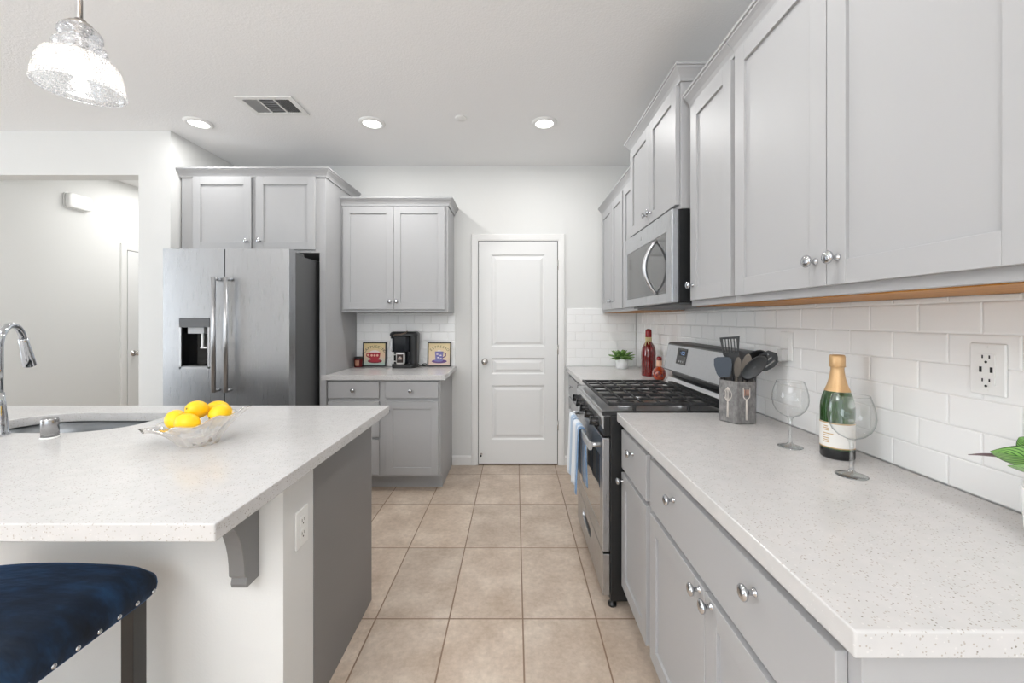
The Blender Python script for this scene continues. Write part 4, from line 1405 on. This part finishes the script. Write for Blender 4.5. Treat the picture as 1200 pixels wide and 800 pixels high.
# slate silicone spatula
def spat(b, p, up, side, nrm):
    o = [(-0.018, 0.0), (0.018, 0.0), (0.027, 0.014), (0.034, 0.05), (0.033, 0.077), (0.02, 0.085), (-0.02, 0.085), (-0.033, 0.079), (-0.035, 0.05), (-0.027, 0.014)]
    flat_head(b, p, up, side, nrm, o, 0.009, 'silicone')
utensil('silicone_spatula', 'slate blue silicone spatula leaning left in the crock', crock_in(-0.036, 0.004), P2(848.5, 441.5, 0.004), spat, 'utensil', lean=-4)
# pale wooden spoons
def spoon_head(w, h, m, bowl=0.3):
    def f(b, p, up, side, nrm):
        Tm = Matrix(((side.x, nrm.x, up.x, 0), (side.y, nrm.y, up.y, 0), (side.z, nrm.z, up.z, 0), (0, 0, 0, 1)))
        n, kmax = 24, 7
        rings = []
        for k in range(kmax + 1):
            q = k / kmax
            rings.append([p + up * (h * 0.5) + side * (w / 2 * q * math.cos(2 * PI * i / n)) + up * (h / 2 * q * math.sin(2 * PI * i / n)) - nrm * (bowl * w * (1 - q * q)) for i in range(n)])
        rings2 = [[v - nrm * 0.003 for v in r] for r in reversed(rings)]
        b.loft(list(rings) + rings2, m, True, True, True)
    return f
utensil('wooden_spoon', 'grey wooden spoon standing in the middle of the crock', crock_in(-0.004, -0.004), P2(873, 441, -0.01), spoon_head(0.038, 0.096, 'greywood', 0.12), 'greywood', lean=8)
utensil('wooden_spatula', 'narrow grey wooden spatula between turner and wooden spoon', crock_in(-0.018, 0.010), P2(863.5, 442, 0.01), spoon_head(0.028, 0.088, 'greywood', 0.06), 'greywood', lean=4)
# big black spoon leaning right
utensil('serving_spoon', 'black oval serving spoon leaning right in the crock front', crock_in(-0.020, -0.030), P2(870.5, 444, -0.035), spoon_head(0.060, 0.130, 'utensil', 0.10), 'utensil', lean=40)
# ladle and slotted spoon behind
def slotted(b, p, up, side, nrm):
    o = [(-0.006, -0.01), (0.006, -0.01), (0.008, 0.035), (0.030, 0.055), (0.036, 0.090), (0.028, 0.120), (0.0, 0.135), (-0.028, 0.120), (-0.036, 0.090), (-0.030, 0.055), (-0.008, 0.035)]
    holes = [[(x, 0.065), (x + 0.006, 0.065), (x + 0.006, 0.110), (x, 0.110)] for x in (-0.020, -0.003, 0.014)]
    flat_head(b, p, up, side, nrm, o, 0.004, 'utensil', holes)
utensil('slotted_spoon', 'black slotted spoon leaning far right behind the serving spoon', crock_in(0.012, 0.010), P2(878, 438, 0.0), slotted, 'utensil', lean=47)
utensil('ladle', 'black ladle with round bowl leaning right at the back of the crock', crock_in(0.000, 0.020), P2(873.5, 434, 0.022), spoon_head(0.076, 0.112, 'utensil', 0.28), 'utensil', lean=42)

# ------------------------------------------------------------------ far right corner: succulent, oil bottles
su = thing('succulent', 'small green succulent in a white pot in the far corner', 'plant', (0.934, 3.56, CT))
T = MT((0.934, 3.56, CT))
b = MB(); b.lathe([(0, 0), (0.045, 0), (0.050, 0.004), (0.056, 0.086), (0.052, 0.088), (0.050, 0.075), (0, 0.075)], 'potwhite', T, 32, True, False, False); b.build('pot', su)
b = MB(); b.lathe([(0.0495, 0.075), (0.0, 0.08)], 'soil', T, 24, True, False, False); b.build('soil', su)
b = MB()
for ring_i, (nl, tilt, ln) in enumerate(((6, 18, 0.085), (9, 42, 0.108), (11, 64, 0.115), (8, 80, 0.10))):
    for k in range(nl):
        a = 2 * PI * k / nl + ring_i * 0.5 + random.uniform(-0.15, 0.15)
        tl = R(tilt + random.uniform(-7, 7))
        d = Vector((math.sin(tl) * math.cos(a), math.sin(tl) * math.sin(a), math.cos(tl)))
        s = Vector((-math.sin(a), math.cos(a), 0)); nn = d.cross(s)
        p = Vector((0.934, 3.56, CT + 0.085)) + Vector((math.cos(a), math.sin(a), 0)) * 0.008
        rings = []
        for q in (0.0, 0.2, 0.45, 0.7, 0.88, 1.0):
            w = 0.020 * (0.35 + 1.5 * q) * (1 - q) ** 0.55 * 1.1 + 0.0008
            th = w * 0.35
            base_ = p + d * ln * q - nn * 0.020 * q * q
            rings.append([base_ + s * w * math.cos(2 * PI * i / 8) + nn * th * math.sin(2 * PI * i / 8) for i in range(8)])
        b.loft(rings, 'leaf', True)
b.build('leaves', su)

ob = thing('oil_bottle', 'tall red decorative oil bottle with red wax top', 'bottle', (1.018, 3.10, CT))
T = MT((1.018, 3.10, CT))
b = MB(); b.lathe([(0, 0), (0.050, 0), (0.0535, 0.005), (0.0545, 0.150), (0.0535, 0.185), (0.0495, 0.212), (0.040, 0.236), (0.028, 0.252), (0.022, 0.262), (0.020, 0.30)], 'redglass', T, 36, True, False, False); b.build('bottle_glass', ob)
b = MB(); b.lathe([(0.0225, 0.292), (0.0235, 0.30), (0.0235, 0.338), (0.021, 0.352), (0.012, 0.357), (0, 0.358)], 'redwax', T, 28, True, False, False); b.build('wax_cap', ob)
b = MB(); b.lathe([(0.0225, 0.252), (0.0245, 0.262), (0.0235, 0.275), (0.0245, 0.285), (0.0225, 0.296)], 'raffia', T, 24, True, False, False)
b.tube([(1.000, 3.079, CT + 0.268), (0.988, 3.07, CT + 0.255), (0.982, 3.066, CT + 0.232)], 0.004, 'raffia', 8)
b.tube([(1.008, 3.076, CT + 0.268), (1.004, 3.066, CT + 0.255), (1.010, 3.062, CT + 0.24)], 0.004, 'raffia', 8)
b.build('raffia_tie', ob)
b = MB()
for k in range(7):
    a = R(200 + k * 17); r_ = 0.0543
    b.tube([(1.018 + r_ * math.cos(a), 3.10 + r_ * math.sin(a), CT + 0.03 + 0.01 * (k % 3)), (1.018 + r_ * math.cos(a + 0.06), 3.10 + r_ * math.sin(a + 0.06), CT + 0.165 - 0.012 * (k % 2))], 0.0016, 'herb', 6)
b.build('herb_sprigs', ob)

so = thing('oil_bottle', 'small round amber oil bottle beside the tall red bottle', 'bottle', (1.025, 2.89, CT))
T = MT((1.025, 2.89, CT))
b = MB(); b.lathe([(0, 0), (0.028, 0), (0.038, 0.008), (0.046, 0.028), (0.0475, 0.048), (0.043, 0.068), (0.032, 0.084), (0.018, 0.094), (0.015, 0.104), (0.015, 0.14)], 'amber', T, 32, True, False, False); b.build('bottle_glass', so)
b = MB(); b.lathe([(0.0185, 0.096), (0.0195, 0.110), (0.0185, 0.124), (0.0195, 0.136), (0.017, 0.140)], 'raffia_pale', T, 24, True, False, False); b.build('neck_wrap', so)
b = MB(); b.lathe([(0.0175, 0.139), (0.0185, 0.143), (0.0175, 0.160), (0.012, 0.165), (0, 0.166)], 'redwax', T, 24, True, False, False); b.build('wax_cap', so)
b = MB()
for k in range(6):
    a = R(185 + 22 * k)
    b.ball((1.025 + 0.0455 * math.cos(a), 2.89 + 0.0455 * math.sin(a), CT + 0.036 + 0.020 * (k % 2)), (0.009, 0.006, 0.013), 'redglass', MT((0, 0, 0), 0, 0, a + PI / 2), 10, 8)
b.build('peppers', so)

# ------------------------------------------------------------------ coffee station
cm = thing('coffee_maker', 'black single-serve coffee maker on the back worktop', 'coffee maker', (-0.985, 3.63, CT))
def rbox(b, x0, x1, y0, y1, z0, z1, r, m, tx=0.0):
    lo = [(x, y, z0) for x, y in rrect(x0 + tx, x1 - tx, y0 + tx, y1 - tx, r, 6)]
    hi = [(x, y, z1) for x, y in rrect(x0, x1, y0, y1, r, 6)]
    b.loft([lo, hi], m, False)
b = MB(); rbox(b, -1.100, -0.882, 3.562, 3.730, CT + 0.0002, CT + 0.034, 0.045, 'coffeegrey', 0.004); b.build('drip_base', cm, bevel=0.004)
b = MB(); rbox(b, -1.104, -0.925, 3.655, 3.730, CT + 0.034, CT + 0.150, 0.03, 'coffee'); b.build('column', cm)
b = MB(); rbox(b, -0.948, -0.874, 3.590, 3.732, CT + 0.034, CT + 0.295, 0.03, 'coffeegrey', 0.006); b.build('water_tank', cm, bevel=0.003)
b = MB(); rbox(b, -1.110, -0.935, 3.563, 3.730, CT + 0.142, CT + 0.282, 0.045, 'coffee', 0.006); b.build('brew_head', cm, bevel=0.004)
b = MB()
lo = rrect(-1.118, -0.868, 3.556, 3.735, 0.06, 8)
b.loft([[(x, y, CT + 0.282) for x, y in lo], [(x, y, CT + 0.305) for x, y in lo], [(-0.993 + (x + 0.993) * 0.86, 3.65 + (y - 3.65) * 0.85, CT + 0.322) for x, y in lo]], 'coffeegrey', False)
b.build('lid', cm, bevel=0.004)
b = MB(); b.tube([(-1.07, 3.562, CT + 0.285), (-1.055, 3.55, CT + 0.296), (-1.0, 3.546, CT + 0.300), (-0.965, 3.553, CT + 0.312), (-0.955, 3.58, CT + 0.324)], 0.007, 'bronze', 10); b.build('lid_handle', cm)
b = MB(); b.box(-1.098, -1.084, 3.5615, 3.57, CT + 0.15, CT + 0.262, 'steel_h'); b.build('highlight_strip', cm, bevel=0.002)  # bright steel strip stands in for a highlight on the brew head
b = MB(); b.tube([(-0.885, 3.70, CT + 0.02), (-0.86, 3.69, CT + 0.012), (-0.835, 3.68, CT + 0.028), (-0.815, 3.69, CT + 0.028), (-0.81, 3.71, CT + 0.010), (-0.84, 3.715, CT + 0.006), (-0.88, 3.72, CT + 0.012)], 0.0045, 'coffee', 8); b.build('power_cord', cm)

mg = thing('mug', 'white mug with dark square print in the coffee maker', 'mug', (-1.022, 3.608, CT + 0.0345))
T = MT((-1.022, 3.608, CT + 0.0345))
b = MB(); b.lathe([(0, 0), (0.036, 0), (0.040, 0.003), (0.0405, 0.100), (0.0395, 0.103), (0.0375, 0.102), (0.037, 0.008), (0, 0.007)], 'mug', T, 36, True, False, False); b.build('mug_body', mg)
b = MB(); b.tube([(-1.060, 3.600, CT + 0.118), (-1.086, 3.592, CT + 0.118), (-1.099, 3.588, CT + 0.100), (-1.099, 3.588, CT + 0.075), (-1.084, 3.592, CT + 0.060), (-1.060, 3.600, CT + 0.058)], 0.0052, 'mug', 10); b.build('mug_handle', mg)
b = MB()
aa, ab = R(232), R(318)
b.loft([[(-1.022 + 0.0409 * math.cos(aa + (ab - aa) * k / 16), 3.608 + 0.0409 * math.sin(aa + (ab - aa) * k / 16), CT + z) for k in range(17)] for z in (0.049, 0.122)], 'mugprint', True, False, False, False)
for (z, w) in ((0.098, 22), (0.091, 40), (0.084, 52), (0.077, 46)):
    a2, a3 = R(276 - w / 2), R(276 + w / 2)
    b.loft([[(-1.022 + 0.0412 * math.cos(a2 + (a3 - a2) * k / 8), 3.608 + 0.0412 * math.sin(a2 + (a3 - a2) * k / 8), CT + zz) for k in range(9)] for zz in (z, z + 0.004)], 'foam' if w < 50 else 'raffia_pale', True, False, False, False)
b.build('print', mg)

cj = thing('candle_jar', 'small dark red candle jar beside the left picture', 'candle', (-1.425, 3.68, CT))
T = MT((-1.425, 3.68, CT))
b = MB(); b.lathe([(0, 0), (0.034, 0), (0.037, 0.004), (0.037, 0.072), (0.034, 0.076)], 'redjar', T, 28, True, False, True); b.build('jar', cj)
b = MB(); b.lathe([(0.036, 0.076), (0.038, 0.078), (0.038, 0.092), (0, 0.093)], 'black', T, 28, True, True, False); b.build('lid', cj)
b = MB()
aa, ab = R(240), R(300)
b.loft([[(-1.425 + 0.0375 * math.cos(aa + (ab - aa) * k / 8), 3.68 + 0.0375 * math.sin(aa + (ab - aa) * k / 8), CT + z) for k in range(9)] for z in (0.014, 0.062)], 'jarlabel', True, False, False, False)
b.build('label', cj)

def arc_text(txt, cxx, z, rad, ang, size, m, y):
    """letters set along an arc, flat in the picture plane"""
    b = MB()
    n = len(txt)
    for i, chr_ in enumerate(txt):
        cu = bpy.data.curves.new('glyph', 'FONT'); cu.body = chr_; cu.size = size; cu.align_x = 'CENTER'; cu.extrude = 0.0003
        ob_ = bpy.data.objects.new('glyph', cu); C.objects.link(ob_)
        bpy.context.view_layer.update()
        me = bpy.data.meshes.new_from_object(ob_.evaluated_get(bpy.context.evaluated_depsgraph_get()))
        a = R(90 + ang / 2 - ang * i / (n - 1))
        me.transform(MT((cxx + rad * math.cos(a), y, z + rad * math.sin(a)), R(90)) @ Matrix.Rotation(a - PI / 2, 4, 'Z'))
        k0 = len(b.bm.faces)
        b.bm.from_mesh(me)
        b.bm.faces.ensure_lookup_table()
        idx = b.mi(m)
        for f in b.bm.faces[k0:]:
            f.material_index = idx
        bpy.data.objects.remove(ob_, do_unlink=True)
        bpy.data.meshes.remove(me)
        bpy.data.curves.remove(cu)
    return b
def picture(label, xc, style):
    """built upright at the origin facing -y, then leant against the tile"""
    w = 0.218; h = 0.222; fw = 0.011
    t = thing('framed_picture', label, 'picture', (xc, 3.716, CT + 0.0005))
    b = MB()
    b.box(-w / 2, -w / 2 + fw, -0.014, 0, 0, h, 'frame'); b.box(w / 2 - fw, w / 2, -0.014, 0, 0, h, 'frame')
    b.box(-w / 2 + fw, w / 2 - fw, -0.014, 0, 0, fw, 'frame'); b.box(-w / 2 + fw, w / 2 - fw, -0.014, 0, h - fw, h, 'frame')
    b.box(-w / 2 + fw, w / 2 - fw, -0.004, -0.001, fw, h - fw, 'frame')
    b.build('frame', t, bevel=0.001, world=False)
    b = MB(); b.box(-w / 2 + fw, w / 2 - fw, -0.0055, -0.0042, fw, h - fw, 'paper_teal' if style == 0 else 'paper_cream'); pr = b.build('print', t, world=False)
    y = -0.0056
    def disc(b, cx_, cz, rx, rz_, m, a0=0, a1=360, yy=y):
        pts = [(cx_ + rx * math.cos(R(a0 + (a1 - a0) * k / 28)), cz + rz_ * math.sin(R(a0 + (a1 - a0) * k / 28))) for k in range(28 if a1 - a0 == 360 else 29)]
        b.prism(pts, yy - 0.0006, yy, 'y', m)
    b = MB()
    if style == 0:
        disc(b, 0.0, 0.125, 0.046, 0.022, 'foam', 0, 180)
        disc(b, 0.004, 0.048, 0.066, 0.018, 'cupdark')
        disc(b, 0.002, 0.052, 0.055, 0.013, 'cupred', 0, 360, y - 0.0006)
        b.prism([(-0.052, 0.126), (0.054, 0.126), (0.046, 0.080), (0.026, 0.056), (-0.026, 0.056), (-0.044, 0.080)], y - 0.0018, y - 0.0012, 'y', 'cupred')
        for dx in (-0.026, 0.0, 0.026):
            disc(b, dx, 0.100, 0.010, 0.010, 'cuppink', 0, 360, y - 0.0018)
        b.tube([(-0.052, y - 0.0015, 0.118), (-0.072, y - 0.0015, 0.114), (-0.073, y - 0.0015, 0.095), (-0.045, y - 0.0015, 0.080)], 0.0045, 'cupred', 8)
    else:
        disc(b, 0.0, 0.046, 0.070, 0.017, 'cuppurple')
        disc(b, -0.008, 0.052, 0.042, 0.010, 'cupblue', 0, 360, y - 0.0006)
        b.prism([(-0.040, 0.136), (0.036, 0.136), (0.030, 0.050), (-0.034, 0.050)], y - 0.0018, y - 0.0012, 'y', 'cupblue')
        for dx, dz in ((-0.018, 0.110), (0.012, 0.100), (-0.010, 0.080), (0.014, 0.070)):
            disc(b, dx, dz, 0.010, 0.006, 'foam', 0, 360, y - 0.0018)
        disc(b, -0.002, 0.138, 0.018, 0.012, 'foam', 0, 180, y - 0.0012)
        b.tube([(0.034, y - 0.0015, 0.124), (0.058, y - 0.0015, 0.120), (0.058, y - 0.0015, 0.095), (0.032, y - 0.0015, 0.080)], 0.0045, 'cuppurple', 8)
    b.build('cup_artwork', pr, world=False)
    if style == 0:
        b = arc_text('CAPPUCCINO', 0.0, 0.062, 0.108, 104, 0.032, 'ink', y - 0.0004)
    else:
        b = arc_text('ESPRESSO', 0.0, 0.062, 0.108, 82, 0.031, 'inkolive', y - 0.0004)
    b.build('lettering', pr, world=False, recalc=False)
    t.rotation_euler = (R(-5), 0, 0)
    return t
picture('framed CAPPUCCINO print with a red cup beside the coffee maker', -1.292, 0)
picture('framed ESPRESSO print with a violet cup at the worktop end', -0.698, 1)

# ------------------------------------------------------------------ striped plant at the right edge
PXc, PYc = 0.998, 0.725
pp = thing('potted_plant', 'striped green leafy plant in a white pot at right edge', 'plant', (PXc, PYc, CT))
T = MT((PXc, PYc, CT))
b = MB(); b.lathe([(0, 0), (0.050, 0), (0.054, 0.004), (0.060, 0.110), (0.0575, 0.112), (0.055, 0.110), (0.054, 0.10), (0, 0.10)], 'potwhite', T, 40, True, False, False); b.build('pot', pp)
b = MB(); b.lathe([(0.0542, 0.101), (0, 0.106)], 'soil', T, 24, True, False, False); b.build('soil', pp)
b = MB()
uvl = b.bm.loops.layers.uv.new('UVMap')
stems = MB()
def pleaf(base, tip, wd, side, arch=0.02, m='plantleaf', fold=0.25):
    """leaf from base to tip; side is the blade's cross direction, arch its rise in the middle"""
    base, tip = Vector(base), Vector(tip)
    root = Vector((PXc + (base.x - PXc) * 0.2, PYc + (base.y - PYc) * 0.2, CT + 0.10))
    stems.tube([root, root.lerp(base, 0.5) + Vector((0, 0, 0.02)), base], 0.0022, 'leaf', 6)
    ax = tip - base
    s = Vector(side); s = (s - ax.normalized() * s.dot(ax.normalized())).normalized()
    nn = ax.normalized().cross(s)
    if nn.z < 0: nn = -nn
    n, kk = 16, 6
    grid = []
    for i in range(n + 1):
        q = i / n
        w = max(wd * (math.sin(PI * q ** 0.72) ** 0.85 if 0 < q < 1 else 0), 0.0005)
        c = base + ax * q + nn * arch * 4 * q * (1 - q)
        grid.append([b.bm.verts.new(c + s * w * (j / kk) + nn * (abs(j / kk) * w * fold)) for j in range(-kk, kk + 1)])
    for i in range(n):
        for j in range(2 * kk):
            f = b.face([grid[i][j], grid[i][j + 1], grid[i + 1][j + 1], grid[i + 1][j]], m, True)
            for lp, (a, c2) in zip(f.loops, ((i, j), (i, j + 1), (i + 1, j + 1), (i + 1, j))):
                lp[uvl].uv = ((c2 - kk) / kk, a / n)
pleaf((0.962, 0.715, 1.078), (0.838, 0.715, 1.108), 0.026, (0.05, -0.55, 0.8), 0.006)
pleaf((0.955, 0.690, 1.062), (0.838, 0.690, 1.092), 0.021, (0.05, -0.75, 0.6), 0.004)
pleaf((0.935, 0.745, 1.080), (0.832, 0.745, 1.092), 0.006, (0, 0.9, 0.3), 0.004, 'plantback')
pleaf((0.975, 0.745, 1.085), (0.926, 0.745, 1.124), 0.018, (0.7, -0.4, 0.6), 0.006)
pleaf((1.010, 0.700, 1.085), (1.070, 0.620, 1.100), 0.030, (1, 0.2, 0.2), 0.02)
pleaf((0.990, 0.735, 1.100), (1.070, 0.700, 1.150), 0.030, (0.3, 1, 0), 0.02)
pleaf((1.010, 0.750, 1.090), (1.062, 0.800, 1.110), 0.030, (1, 0, 0), 0.02)
pleaf((0.975, 0.735, 1.120), (0.985, 0.750, 1.220), 0.030, (1, -0.3, 0), 0.01)
b.build('leaves', pp, solid=0.0006, recalc=False)
stems.build('stems', pp)
